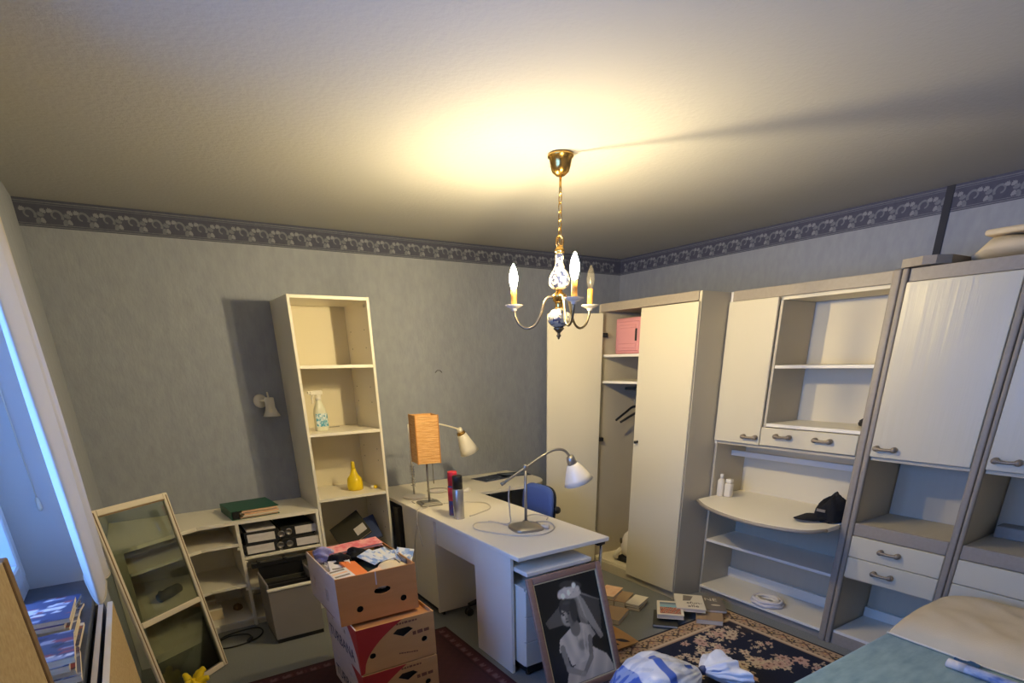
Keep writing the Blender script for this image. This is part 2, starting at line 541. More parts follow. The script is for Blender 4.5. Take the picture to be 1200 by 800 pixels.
# ------------------------------------------------------------------ chandelier
CX, CY = -2.2, -1.93
ch = thing('chandelier', 'brass and blue printed porcelain chandelier with three candle arms hanging from the ceiling', 'chandelier', (CX, CY, 2.5))
build('ceiling_canopy', M().lathe([(.004, 2.415), (.02, 2.418), (.038, 2.432), (.047, 2.455), (.05, 2.482), (.058, 2.486), (.06, 2.492), (.056, 2.499)], (CX, CY, 0), 32), m_brass, ch)
build('hook_rod', M().tube([(CX, CY, 2.418), (CX, CY, 2.34)], .006, 8), m_brass, ch)
z = 2.352
k = 0
while z > 2.175:
    pts = []
    for i in range(14):
        a = 2 * pi * i / 14
        dx, dz = .0095 * cos(a), .021 * sin(a)
        pts.append((CX + (dx if k % 2 else 0) * .84 + 0, CY + (0 if k % 2 else dx), z - .021 + dz))
    build('chain_link', M().tube(pts, .0026, 6, closed=True), m_brass, ch)
    z -= .0335; k += 1
pts = [(CX + .016 * cos(2 * pi * i / 18) * .84, CY - .016 * cos(2 * pi * i / 18) * .54, 2.16 + .026 * sin(2 * pi * i / 18)) for i in range(18)]
build('top_ring', M().tube(pts, .004, 8, closed=True), m_brass, ch)
build('top_cap', M().lathe([(.002, 2.148), (.012, 2.143), (.022, 2.130), (.024, 2.118), (.018, 2.112)], (CX, CY, 0), 24), m_brass, ch)
build('porcelain_body', M().lathe([(.017, 2.115), (.020, 2.10), (.0185, 2.085), (.019, 2.07), (.027, 2.05), (.040, 2.03), (.049, 2.01), (.0515, 1.995), (.047, 1.978), (.034, 1.966), (.02, 1.96)][::-1], (CX, CY, 0), 32), m_porc, ch)
build('brass_collar', M().lathe([(.014, 1.962), (.016, 1.95), (.026, 1.944), (.034, 1.938), (.035, 1.93), (.03, 1.924), (.03, 1.912), (.022, 1.906), (.018, 1.896), (.02, 1.885), (.016, 1.876)][::-1], (CX, CY, 0), 28), m_brass, ch)
build('porcelain_bowl', M().lathe([(.016, 1.879), (.036, 1.872), (.052, 1.855), (.057, 1.838), (.052, 1.818), (.038, 1.804), (.024, 1.797), (.02, 1.794)][::-1], (CX, CY, 0), 32), m_porc, ch)
build('finial', M().lathe([(.02, 1.796), (.028, 1.79), (.018, 1.780), (.009, 1.772), (.007, 1.765), (.011, 1.760), (.012, 1.756), (.006, 1.750), (.006, 1.745), (.001, 1.74)][::-1], (CX, CY, 0), 20), m_brassd, ch)
RV, AV = Vector((.841, -.542, 0)), Vector((.542, .841, 0))
for ang, lit in ((-78, True), (42, False), (162, True)):
    a = radians(ang)
    d = RV * cos(a) + AV * sin(a)
    def ap(r, z): return (CX + d.x * r, CY + d.y * r, z)
    arm = build('arm', M().tube(spline([ap(.026, 1.925), ap(.052, 1.930), ap(.074, 1.908), ap(.092, 1.855), ap(.120, 1.810), ap(.160, 1.795), ap(.200, 1.812), ap(.223, 1.85), ap(.23, 1.885)], 6), .0058, 10), m_brassd, ch)
    c = ap(.23, .014)
    build('drip_cup', M().lathe([(.008, 1.862), (.014, 1.866), (.012, 1.872), (.028, 1.878), (.043, 1.887), (.045, 1.890), (.03, 1.888), (.012, 1.886)], c, 28), m_cup, arm)
    build('candle_sleeve', M().lathe([(.0135, 1.886), (.0135, 1.962), (.009, 1.964)], c, 16), m_sleeve, arm)
    prof = [(.011, 1.963), (.0150, 1.975), (.0195, 1.994), (.0205, 2.012), (.0175, 2.032), (.0105, 2.052), (.0045, 2.064), (.0005, 2.070)]
    if lit:
        build('candle_bulb', M().lathe(prof, c, 16), m_lit if ang > 0 else m_lit2, arm, label='glowing candle bulb')
    else:
        build('candle_bulb', M().lathe(prof, c, 16), m_bulbglass, arm, label='clear unlit candle bulb')
        build('filament_support', M().tube([(c[0], c[1], 1.979), (c[0] + .003, c[1], 2.009), (c[0], c[1] + .004, 2.029), (c[0] - .003, c[1], 2.009), (c[0], c[1], 1.981)], .0012, 6), m_steel, arm)
# ------------------------------------------------------------------ wardrobe
def handle(parent, x, y, z, w=.085, m=m_hand, name='handle'):
    """bow handle on a face looking towards -x, running along y"""
    g = M()
    h = w / 2
    g.tube(spline([(x - .002, y + h, z), (x - .016, y + h, z), (x - .024, y + h * .8, z - .001), (x - .026, y, z - .003), (x - .024, y - h * .8, z - .001), (x - .016, y - h, z), (x - .002, y - h, z)], 4),
           [.0095] * 4 + [.0095] * 5 + [.0075] * 3 + [.007] * 1 + [.0075] * 3 + [.0095] * 5 + [.0095] * 4, 10)
    Xm = frame_m((0, 1, 0), (0, 0, 1), (x, y, z)) @ Matrix.Rotation(pi, 4, 'X')
    for s_ in (1, -1):
        g.lathe([(.011, 0), (.015, .004), (.0155, .016), (.0135, .027), (.007, .032), (.001, .033)], (s_ * h, 0, 0), 14, X=Xm)
    return build(name, g, m, parent)

WX, WR, WL, WT = -1.037, -1.826, -.905, 2.02
wr = thing('wardrobe', 'tall cream two-door wardrobe in the corner, left leaf standing open', 'wardrobe', (WX + .27, (WR + WL) / 2, 0))
pbox('side_panel', wr, (WX, WR, 0), (-.46, WR + .02, WT - .002), m_cab)
pbox('side_panel', wr, (WX, WL - .02, 0), (-.46, WL, WT - .002), m_cab)
pbox('top_panel', wr, (WX + .02, WR + .021, WT - .05), (-.46, WL - .021, WT - .03), m_cab)
pbox('cornice_trim', wr, (WX - .004, WR + .0215, 1.966), (WX + .018, WL - .0215, WT), m_trim)
pbox('bottom_panel', wr, (WX + .02, WR + .021, .07), (-.46, WL - .021, .095), m_back)
pbox('plinth', wr, (WX + .012, WR + .021, 0), (WX + .03, WL - .021, .07), m_cab)
pbox('back_panel', wr, (-.47, WR + .021, .095), (-.462, WL - .021, WT - .05), m_back)
pbox('shelf', wr, (WX + .03, WR + .021, 1.662), (-.47, WL - .021, 1.680), m_whited)
pbox('shelf', wr, (WX + .03, WR + .021, 1.478), (-.47, WL - .021, 1.496), m_whited)
build('clothes_rail', M().tube([(-.75, WR + .022, 1.43), (-.75, WL - .022, 1.43)], .012, 10), m_steel, wr)
dr = pbox('door', wr, (WX - .018, WR + .004, .062), (WX - .001, -1.345, 1.960), m_door, bev=.003)
build('door_knob', M().lathe([(.009, 0), (.011, .003), (.006, .008), (.006, .014), (.011, .02), (.010, .026), (.001, .029)], (0, 0, 0), 16,
      X=frame_m((0, 1, 0), (0, 0, -1), (WX - .018, -1.385, 1.09))), m_black, dr)
# open leaf swings out to the left of the hinge
lf = frame_m((-.946, .325, 0), (0, 0, 1), (WX - .004, -.96, .064))
ld = build('door', M().box((0.004, 0, -.009), (.43, 1.892, .009), bev=.003, X=lf), m_door, wr, label='wardrobe door swung wide open')
for zz in (.18, 1.0, 1.75):
    build('hinge', M().box((.004, zz - .04, .009), (.034, zz + .04, .018), bev=.002, X=lf).box((-.04, zz - .014, .002), (.02, zz + .014, .026), bev=.003, X=lf)
          .box((WX + .01, -.94, zz + .052), (WX + .05, -.926, zz + .078), bev=.002), m_brassd if zz > 2 else m_black, ld)

# things inside the wardrobe
pk = thing('storage_box', 'pink plastic box with a dark slot, on the top wardrobe shelf', 'box', (-.86, -1.16, 1.681))
m = M()
m.box((-.96, -1.315, 1.681), (-.72, -1.005, 1.92), bev=.012, seg=2)
build('shell', m, m_pink, pk)
build('front_panel', M().box((-.969, -1.245, 1.70), (-.958, -1.03, 1.895), bev=.005).box((-.974, -1.225, 1.72), (-.967, -1.05, 1.75), bev=.003).box((-.974, -1.225, 1.85), (-.967, -1.05, 1.872), bev=.003), m_pink, pk)
build('grip_slot', M().box((-.9745, -1.236, 1.765), (-.969, -1.216, 1.845), bev=.003), m_black, pk)
def hanger(name, y, tilt, label, z0):
    h = thing(name, label, 'hanger', (-.75, y, 1.30), (0, 0, tilt))
    g = M()
    g.tube(spline([(-.20, 0, z0 - .09), (-.1, 0, z0 - .04), (0, 0, z0), (.1, 0, z0 - .04), (.2, 0, z0 - .09)], 5), .009, 8)
    build('bar', g, m_black, h, local=True)
    build('hook', M().tube(spline([(0, 0, z0), (0, 0, z0 + .05), (.02, 0, z0 + .075), (.016, 0, z0 + .135), (0, 0, z0 + .144), (-.016, 0, z0 + .13)], 5), .0025, 6), m_steel, h, local=True)
hanger('coat_hanger', -1.03, radians(4), 'dark coat hanger on the rail, upper one in the open wardrobe', 0.0)
hanger('coat_hanger', -1.14, radians(-16), 'dark coat hanger on the rail, lower and nearer the closed door', -.012)
ap_ = thing('steam_cleaner', 'white rounded appliance with a dark foot on the wardrobe floor', 'appliance', (-.88, -1.19, .096))
build('body', M().lathe([(.05, 0), (.075, .02), (.085, .07), (.08, .13), (.062, .18), (.035, .21), (.001, .218)], (-.86, -1.2, .135), 24), m_applw, ap_)
build('dial', M().lathe([(.024, 0), (.024, .008), (.016, .012), (.001, .012)], (0, 0, 0), 18, X=frame_m((.5, .86, 0), (0, 0, -1), (-.927, -1.153, .265))), m_brassd, ap_)
build('foot', M().box((-.955, -1.25, .096), (-.80, -1.13, .14), bev=.012, seg=2), m_black, ap_)
build('nozzle', M().tube([(-.93, -1.155, .20), (-.955, -1.135, .16), (-.965, -1.13, .12)], [.018, .02, .024], 10), m_applw, ap_)

# ------------------------------------------------------------------ wall unit 1: writing cabinet
XF = -.769
BK = -.43
c1 = thing('desk_cabinet', 'cream wall cabinet with open niches and a curved fold-out writing top', 'cabinet', (-.6, -2.3, 0))
Y0, Y1 = -1.830, -2.806        # left, right outer faces
pbox('side_panel', c1, (XF + .004, Y0 - .018, 0), (BK + .12, Y0, 2.018), m_cab)
pbox('side_panel', c1, (XF + .01, Y1 + .004, 0), (BK + .12, Y1 + .034, 2.018), m_cab)
pbox('post_trim', c1, (XF - .02, Y1 + .001, 0), (XF + .009, Y1 + .041, 2.024), m_trim, bev=.009, seg=3)
pbox('post_trim', c1, (XF - .004, Y0 - .0185, 1.10), (XF + .004, Y0 - .001, 2.018), m_whited)
pbox('cornice_trim', c1, (XF - .003, Y0 - .0185, 1.964), (XF + .016, Y1 + .042, 2.021), m_trim)
pbox('top_panel', c1, (XF + .017, Y0 - .0185, 1.945), (BK, Y1 + .0345, 1.963), m_back)
pbox('back_panel', c1, (BK, Y0 - .0185, 1.11), (BK + .012, Y1 + .0345, 1.944), m_back)
pbox('divider', c1, (XF + .003, -2.190, 1.121), (BK - .001, -2.172, 1.944), m_cab)
pbox('shelf', c1, (XF + .006, Y1 + .035, 1.574), (BK - .001, -2.191, 1.592), m_whited)
pbox('shelf', c1, (XF + .003, Y1 + .035, 1.236), (BK - .001, -2.191, 1.256), m_whited)
pbox('bottom_panel', c1, (XF + .003, Y1 + .035, 1.102), (BK - .001, Y0 - .019, 1.120), m_cab)
d = pbox('door', c1, (XF - .018, -2.171, 1.122), (XF, Y0 - .004, 1.962), m_door, bev=.003)
handle(d, XF - .018, -2.105, 1.168)
d = pbox('drawer', c1, (XF - .018, Y1 + .043, 1.125), (XF, -2.176, 1.233), m_door, bev=.003)
handle(d, XF - .018, -2.33, 1.188)
handle(d, XF - .018, -2.575, 1.188)
pbox('light_rail', c1, (-.60, Y1 + .035, 1.005), (-.575, Y0 - .019, 1.040), m_whited)
pbox('back_panel', c1, (-.44, Y0 - .0185, .7128), (-.43, Y1 + .0345, 1.101), m_back)
# curved writing top
poly = [(-.4405, Y0 - .019), (-.86, Y0 - .019)]
poly += [(p.x, p.y) for p in spline([(-.905, -1.850, 0), (-1.02, -2.02, 0), (-1.10, -2.25, 0), (-1.118, -2.48, 0), (-1.06, -2.69, 0), (-.93, -2.765, 0)], 5)]
poly += [(-.80, -2.765), (-.78, -2.744), (-.76, Y1 + .035), (-.4405, Y1 + .035)]
build('writing_top', M().prism(poly, .713, .737), m_white, c1, label='bow-fronted cream writing top')
build('top_edge', M().tube([(p[0] - .002, p[1], .724) for p in poly[2:-4]], .0115, 8), m_trim, c1)
pbox('shelf', c1, (XF + .003, Y1 + .035, .405), (-.44, Y0 - .019, .424), m_whited)
pbox('shelf', c1, (XF - .012, Y1 + .042, .052), (-.44, Y0 - .019, .070), m_whited)
pbox('back_panel', c1, (-.439, Y0 - .0185, .0), (-.43, Y1 + .0345, .712), m_cab)
pbox('rear_rail', c1, (-.462, Y1 + .035, .071), (-.44, Y0 - .019, .142), m_whited)
pbox('plinth', c1, (XF + .012, Y1 + .042, 0), (XF + .03, Y0 - .019, .040), m_trim)
# small things in unit 1
def lotion(name, x, y, h, r, label):
    b = thing(name, label, 'bottle', (x, y, .738))
    build('body', M().lathe([(r * .8, 0), (r, .006), (r, h * .7), (r * .7, h * .76), (.009, h * .8)], (x, y, .738), 18), m_applw, b)
    build('cap', M().lathe([(.012, h * .8), (.012, h * .985), (.009, h), (.001, h)], (x, y, .738), 14), m_whited, b)
lotion('lotion_bottle', -.72, -1.885, .155, .024, 'slim white bottle with narrow cap, left of two on curved writing top')
b = thing('lotion_bottle', 'flat-topped white bottle, right of two on curved writing top', 'bottle', (-.70, -1.936, .738))
build('body', M().box((-.722, -1.962, .738), (-.678, -1.91, .835), bev=.012, seg=3), m_applw, b)
build('cap', M().box((-.718, -1.957, .836), (-.682, -1.915, .862), bev=.006, seg=2), m_whited, b)
bag = thing('cap', 'crumpled black fabric cap with a small grey emblem on curved writing top', 'cap', (-.74, -2.66, .738))
def capf(u, v):
    a = 2 * pi * u
    ph = v * pi / 2
    R = (.115 * cos(ph) ** .7) * (1 + .10 * sin(3 * a + 1) + .06 * sin(7 * a + 2 * v))
    zz = .738 + .003 + .13 * sin(ph) * (1 + .15 * sin(2 * a)) + .012 * sin(5 * a + 6 * v)
    return (-.72 + R * 1.15 * cos(a), -2.675 + min(R * sin(a), .085 + .0 * v) * .75, max(zz, .739))
build('crown', M().grid(capf, 36, 12, wrapu=True), m_cloth, bag)
build('peak', M().grid(lambda u, v: (-.80 - .14 * v * cos((u - .5) * 2.4), -2.65 + (.10 - .03 * v) * sin((u - .5) * 2.4) * 1.0 + .06 * v, .744 + .02 * (1 - v) + .012 * sin(pi * u)), 16, 8), m_cloth, bag)
build('emblem', M().box((-.843, -2.69, .800), (-.838, -2.64, .815), X=None), m_greyc, bag)
sg = thing('glasses_case', 'small dark rounded case at the right end of the open niche', 'case', (-.52, -2.68, 1.257))
build('lower_shell', M().lathe([(.03, 0), (.05, .006), (.055, .02), (.052, .026)], (0, 0, 0), 20, X=Matrix.Translation((-.53, -2.69, 1.257)) @ Matrix.Diagonal((1.6, 1, 1, 1))), m_black, sg)
build('upper_shell', M().lathe([(.052, .027), (.05, .036), (.035, .047), (.001, .052)], (0, 0, 0), 20, X=Matrix.Translation((-.53, -2.69, 1.257)) @ Matrix.Diagonal((1.6, 1, 1, 1))), m_dark, sg)
ht = thing('straw_wreath', 'round pale woven ring lying on the lowest cabinet shelf', 'wreath', (-.70, -2.35, .071))
for j, (R, zz, r) in enumerate(((.088, .084, .013), (.066, .087, .014), (.083, .104, .011), (.062, .106, .011))):
    pts = [(-.702 + R * cos(2 * pi * i / 28) * .92, -2.35 + R * 1.15 * sin(2 * pi * i / 28), zz + .003 * sin(5 * 2 * pi * i / 28 + j)) for i in range(28)]
    build('strand', M().tube(pts, r, 8, closed=True), m_whitec if j % 2 else m_label, ht)

# ------------------------------------------------------------------ wall unit 2 and 3
def tall_unit(name, label, ya, yb, post_w, right_post, inner_box):
    """ya = left outer face, yb = right outer face (both negative, yb < ya)"""
    c = thing(name, label, 'cabinet', (-.55, (ya + yb) / 2, 0))
    pw = post_w
    pbox('side_panel', c, (XF + .01, ya - pw + .004, 0), (BK + .1, ya - .001, 2.018), m_cab)
    pbox('side_panel', c, (XF + .01, yb + .001, 0), (BK + .1, yb + pw - .004, 2.018), m_cab)
    pbox('post_trim', c, (XF - .02, ya - pw, 0), (XF + .009, ya - .001, 2.024), m_trim, bev=.009, seg=3)
    pbox('post_trim', c, (XF - .02, yb + .001, 0), (XF + .009, yb + right_post, 2.024), m_trim, bev=.009, seg=3)
    L, R = ya - pw - .001, yb + right_post + .001
    pbox('cornice_trim', c, (XF - .003, R, 1.964), (XF + .016, L, 2.021), m_trim)
    pbox('top_panel', c, (XF + .017, R, 1.945), (BK, L, 1.963), m_cab)
    pbox('bottom_panel', c, (XF + .003, R, 1.110), (BK, L, 1.128), m_cab)
    pbox('back_panel', c, (-.395, R, .07), (-.385, L, 1.109), m_cab)
    d = pbox('door', c, (XF - .018, R + .001, 1.131), (XF, L - .001, 1.961), m_doorg, bev=.003)
    handle(d, XF - .018, L - .075, 1.178)
    pbox('counter', c, (XF + .003, R, .715), (-.396, L, .757), m_cab)
    pbox('counter_trim', c, (XF - .012, R, .690), (XF + .002, L, .762), m_trim, bev=.004)
    d1 = pbox('drawer', c, (XF - .016, R + .001, .565), (XF + .002, L - .001, .687), m_door, bev=.003)
    d2 = pbox('drawer', c, (XF - .016, R + .001, .441), (XF + .002, L - .001, .561), m_door, bev=.003)
    pbox('drawer_base', c, (XF + .004, R, .43), (-.396, L, .44), m_cab)
    if not inner_box:
        handle(d1, XF - .016, L - .21, .633)
        handle(d2, XF - .016, L - .20, .505)
    pbox('bottom_shelf', c, (XF + .003, R, .070), (-.396, L, .088), m_whited)
    pbox('plinth', c, (XF - .002, R, 0), (XF + .02, L, .0695), m_trim)
    pbox('rear_rail', c, (-.42, R, .089), (-.396, L, .15), m_whited)
    return c
tall_unit('tall_cabinet', 'cream cabinet with one grained upper door above a lit empty niche', -2.807, -3.326, .029, .032, False)
c3 = tall_unit('tall_cabinet', 'cream cabinet cut by the right photo edge, partly behind the pillow', -3.327, -3.98, .022, .03, True)
tag(build('grey_box', M().box((-.49, -3.93, .7575), (-.398, -3.375, .818), bev=.004), m_trim), 'low grey-beige box at the back of the rightmost niche', 'box')

# on top of the units
lid = thing('lid_board', 'narrow grey rounded board lying on top of the tall cabinet', 'board', (-.72, -2.9, 2.0245))
pl_ = [(-.79, -2.80), (-.80, -2.845), (-.82, -2.90), (-.80, -2.95), (-.74, -2.99), (-.52, -3.0), (-.47, -2.9), (-.50, -2.82)]
build('panel', M().prism(pl_, 2.0255, 2.062), m_trim, lid)
bl = thing('folded_blanket', 'pale folded blanket lying along the top of the cabinets', 'blanket', (-.55, -3.4, 2.0245))
def rollf(u, v):
    a = 2 * pi * u
    y = -3.02 - v * .92
    e = min(1.0, 6 * min(v, 1 - v) + .55)
    return (-.53 + .17 * cos(a) * e, y, 2.0255 + .05 * e + (.05 * sin(a) * e) + (.006 * sin(9 * y * 3 + 2 * a) if sin(a) > 0 else 0))
build('fold', M().grid(rollf, 28, 26, wrapu=True), m_pillow, bl)
build('fold', M().box((-.66, -3.9, 2.127), (-.40, -3.06, 2.152), bev=.012, seg=3), m_pillow, bl)

# ------------------------------------------------------------------ tall bookcase
BL_, BR_, BF, BT = -3.133, -2.62, -.473, 2.047
bc = thing('bookcase', 'tall narrow white open bookcase standing against the grey wall', 'bookcase', ((BL_ + BR_) / 2, BF / 2, 0))
pbox('side_panel', bc, (BL_, BF, 0), (BL_ + .018, -.002, BT), m_white)
pbox('side_panel', bc, (BR_ - .018, BF, 0), (BR_, -.002, BT), m_white)
pbox('top_panel', bc, (BL_ + .0185, BF, BT - .02), (BR_ - .0185, -.002, BT - .001), m_white)
pbox('back_panel', bc, (BL_ + .0185, -.012, .05), (BR_ - .0185, -.004, BT - .021), m_back)
for zz in (1.646, 1.2265, .7908, .335, .06):
    pbox('shelf', bc, (BL_ + .0185, BF + .002, zz - .02), (BR_ - .0185, -.013, zz), m_white)
pbox('plinth', bc, (BL_ + .0185, BF + .03, 0), (BR_ - .0185, BF + .045, .039), m_white)
g = M()
for yy in (-.10, -.38):
    for zz in (.5, .62, 1.0, 1.08, 1.4, 1.5, 1.75, 1.86):
        for xx in (BR_ - .0186,):
            g.lathe([(.004, 0), (.004, .0012), (.001, .0014)], (0, 0, 0), 8, X=frame_m((0, 1, 0), (0, 0, -1), (xx, yy, zz)))
build('peg_hole', g, m_black, bc, kind='stuff')
build('cam_fitting', M().lathe([(.011, 0), (.011, .006), (.001, .008)], (0, 0, 0), 12, X=frame_m((0, 1, 0), (0, 0, -1), (BR_ - .0186, BF + .05, BT - .045))), m_lampw, bc)

# low shelf with corner piece
LT = .730
ls = thing('corner_shelf', 'low white shelf unit with angled corner, below the bare wall', 'shelf', (-3.7, -.24, 0))
build('top_board', M().prism([(-3.135, -.003), (-3.135, -.471), (-3.88, -.471), (-4.26, -.735), (-4.337, -.735), (-4.337, -.003)][::-1], LT - .022, LT), m_white, ls)
pbox('upright', ls, (-3.665, -.471, 0), (-3.645, -.003, LT - .0225), m_white)
pbox('upright', ls, (-3.155, -.471, 0), (-3.136, -.003, LT - .0225), m_white)
pbox('end_panel', ls, (-4.337, -.735, 0), (-4.262, -.717, LT - .0225), m_white)
pbox('back_panel', ls, (-4.336, -.012, .05), (-3.156, -.004, LT - .0225), m_white)
for zz in (.484, .268, .05):
    pbox('shelf', ls, (-3.644, -.468, zz - .018), (-3.1555, -.013, zz), m_white)
for zz in (.582, .300, .055):
    build('corner_board', M().prism([(-3.666, -.013), (-3.666, -.468), (-3.882, -.468), (-4.255, -.715), (-4.335, -.715), (-4.335, -.013)][::-1], zz - .018, zz), m_white, ls)
pbox('plinth', ls, (-3.64, -.455, 0), (-3.156, -.44, .031), m_white)
build('plinth', M().prism([(-3.666, -.44), (-3.666, -.455), (-3.878, -.455), (-4.25, -.70), (-4.25, -.685), (-3.875, -.44)][::-1], 0, .036), m_white, ls)
for xx, zz in ((-3.672, .572), (-3.672, .292), (-3.638, .474), (-3.638, .258)):
    build('shelf_support', M().box((xx - .006, -.4735, zz - .016), (xx + .006, -.455, zz - .02 - .012), bev=.002), m_lampw, ls)

# ------------------------------------------------------------------ desk
DL, DR, DN, DF_ = -2.583, -1.966, -2.110, -.66
dk = thing('desk', 'long white desk running out from the wall, lamps and cords on top', 'desk', (-2.27, -1.3, 0))
pbox('desktop', dk, (DL, DN, .696), (DR, -.664, .720), m_white, bev=.003)
pbox('cabinet_panel', dk, (DL + .012, -1.075, .06), (DL + .03, -.58, .695), m_white)
pbox('cabinet_side', dk, (DL + .012, -1.093, .03), (-2.02, -1.076, .695), m_white)
pbox('cabinet_side', dk, (DL + .0305, -.597, .03), (-2.02, -.58, .695), m_white)
pbox('cabinet_plinth', dk, (DL + .05, -1.075, 0), (DL + .066, -.598, .059), m_dark)
pbox('modesty_panel', dk, (DL + .03, -1.634, .525), (DL + .046, -1.094, .695), m_white)
pbox('leg_panel', dk, (DL + .010, -2.02, 0), (DL + .03, -1.635, .695), m_white)
pbox('leg_panel', dk, (DL + .0305, -1.652, 0), (-2.10, -1.636, .695), m_white)
pbox('support_rail', dk, (-2.1, -1.9, .66), (-2.08, -1.66, .695), m_whited)
build('leg_post', M().tube([(-1.995, -2.075, 0), (-1.995, -2.075, .695)], .009, 10), m_chrome, dk)
build('bracket', M().box((-2.03, -2.09, .672), (-1.975, -2.06, .6955), bev=.003), m_black, dk)
pd = thing('drawer_pedestal', 'white pedestal pushed under the near end of the desk', 'drawer unit', (-2.32, -1.9, 0))
pbox('top_board', pd, (-2.548, -2.136, .613), (-2.115, -1.66, .637), m_white, bev=.003)
pbox('body', pd, (-2.540, -2.095, .07), (-2.525, -1.665, .535), m_white)
pbox('body', pd, (-2.135, -2.095, .07), (-2.12, -1.665, .612), m_white)
pbox('inner_floor', pd, (-2.524, -2.095, .515), (-2.136, -1.665, .533), m_white)
pbox('rear_panel', pd, (-2.54, -1.664, .07), (-2.12, -1.656, .612), m_white)
for zz in (.075, .225, .375):
    pbox('drawer', pd, (-2.540, -2.112, zz), (-2.12, -2.0955, zz + .145), m_white)
pbox('plinth', pd, (-2.52, -2.09, .02), (-2.14, -1.68, .069), m_black)
for xx in (-2.5, -2.16):
    for yy in (-2.07, -1.70):
        build('glide', M().lathe([(.014, 0), (.016, .004), (.016, .0195)], (xx, yy, 0), 12), m_black, pd)
rt = thing('side_table', 'white desk return along the wall with a rounded right end', 'table', (-1.95, -.33, 0))
poly = [(DL, -.003), (DL, -.662), (-1.50, -.662)] + [(p.x, p.y) for p in spline([(-1.44, -.655, 0), (-1.33, -.60, 0), (-1.26, -.48, 0), (-1.24, -.33, 0)], 5)] + [(-1.27, -.12), (-1.30, -.003)]
build('tabletop', M().prism(poly, .697, .720), m_white, rt)
pbox('under_shade', rt, (-2.2, -.03, .45), (-1.5, -.012, .6965), m_dark)  # dark sheet standing in for the shade below the tabletop
for xx in (-1.40, -2.18):
    build('leg', M().tube([(xx, -.2, 0), (xx, -.2, .6965)], .02, 12), m_steel, rt)
tag(build('dark_board', M().box((-2.600, -.560, 0.001), (-2.26, -.480, .672), bev=.003), m_dark), 'black upright board in the gap between bookcase and desk', 'board')

# ------------------------------------------------------------------ office chair
oc = thing('office_chair', 'blue office chair with black castors tucked behind the desk', 'chair', (-2.09, -1.18, 0))
def loop(u, v, c, sx, sy, th, p=4):
    a = 2 * pi * u
    q = lambda t: (abs(t) ** (2 / p)) * (1 if t >= 0 else -1)
    return q(cos(a)) * sx, q(sin(a)) * sy
bX = frame_m((0, -1, 0), (.0, .0, 1), (-1.775, -1.165, .675)) @ Matrix.Rotation(radians(-5), 4, 'X')
def pad(u, v, sx, sy, th):
    x, y = loop(u, v, None, sx, sy, th)
    prof = [(0, -1), (.8, -1), (.97, -.7), (1, 0), (.97, .7), (.8, 1), (0, 1)]
    k = v * 6; i = min(5, int(k)); t = k - i
    r = prof[i][0] * (1 - t) + prof[i + 1][0] * t
    h = prof[i][1] * (1 - t) + prof[i + 1][1] * t
    return x * r, y * r, h * th
build('backrest', M().grid(lambda u, v: (lambda p: (p[0], p[1] , p[2] + .35 * p[0] ** 2))(pad(u, v, .175, .165, .022)), 32, 6, wrapu=True, X=bX), m_blue, oc)
build('backrest_shell', M().grid(lambda u, v: (lambda p: (p[0], p[1], p[2] - .034 + .35 * p[0] ** 2))(pad(u, v, .17, .16, .008)), 32, 6, wrapu=True, X=bX), m_black, oc)
sX = frame_m((0, -1, 0), (1, 0, 0), (-2.06, -1.18, .46))
build('seat', M().grid(lambda u, v: pad(u, v, .22, .21, .035), 32, 6, wrapu=True, X=sX), m_blue, oc)
build('back_bar', M().tube(spline([(-2.06, -1.18, .415), (-1.85, -1.17, .405), (-1.745, -1.165, .45), (-1.728, -1.165, .62)], 5), .016, 10), m_black, oc)
build('adjust_knob', M().lathe([(.022, 0), (.026, .01), (.024, .03), (.001, .034)], (0, 0, 0), 14, X=frame_m((0, 0, 1), (1, 0, 0), (-1.735, -1.345, .68))), m_black, oc)
build('gas_column', M().lathe([(.025, .10), (.025, .25), (.016, .25), (.016, .39), (.06, .4), (.06, .404)], (-2.09, -1.18, 0), 18), m_black, oc)
for i in range(5):
    a = radians(182 + 72 * i)
    L = .30
    e = (-2.09 + L * cos(a), -1.18 + L * sin(a))
    lg = build('base_leg', M().tube([(-2.09, -1.18, .12), (-2.09 + .5 * L * cos(a), -1.18 + .5 * L * sin(a), .105), (e[0], e[1], .08)], [.03, .022, .016], 10), m_black, oc)
    cm = M()
    for s_ in (-1, 1):
        cm.lathe([(.012, 0), (.026, .002), (.028, .008), (.026, .016), (.012, .018)], (0, 0, -.009 + s_ * .013), 16, X=frame_m((cos(a), sin(a), 0), (0, 0, 1), (e[0], e[1], .0285)))
    cm.tube([(e[0], e[1], .03), (e[0], e[1], .075)], .008, 8)
    build('castor', cm, m_black, lg)
# ------------------------------------------------------------------ lamps on the desk
DZ = .7205
l1 = thing('table_lamp', 'table lamp with square orange rice-paper shade on a thin steel stem', 'lamp', (-2.44, -.775, DZ), (0, 0, radians(-9)))
build('base', M().box((-.075, -.075, 0), (.075, .075, .016), bev=.004).box((-.055, -.055, .0155), (.055, .055, .022), bev=.003), m_steel, l1, local=True)
build('stem', M().tube([(0, 0, .02), (0, 0, .33)], .0075, 10), m_steel, l1, local=True)
build('pull_cord', M().tube([(.05, .03, .30), (.05, .03, .16)], .0022, 6).lathe([(.001, .135), (.004, .14), (.004, .158), (.001, .162)], (.05, .03, 0), 8), m_brassd, l1, local=True)
g = M(); h = .078
for a, b in (((-h, -h, .295), (h, -h + .003, .608)), ((-h, h - .003, .295), (h, h, .608)), ((-h, -h + .003, .295), (-h + .003, h - .003, .608)), ((h - .003, -h + .003, .295), (h, h - .003, .608))):
    g.box(a, b)
sh = build('lamp_shade', g, m_shade, l1, local=True)
for x in (-h, h):
    for y in (-h, h):
        build('shade_corner', M().box((x - .003, y - .003, .293), (x + .003, y + .003, .610)), m_shader, sh, local=True)
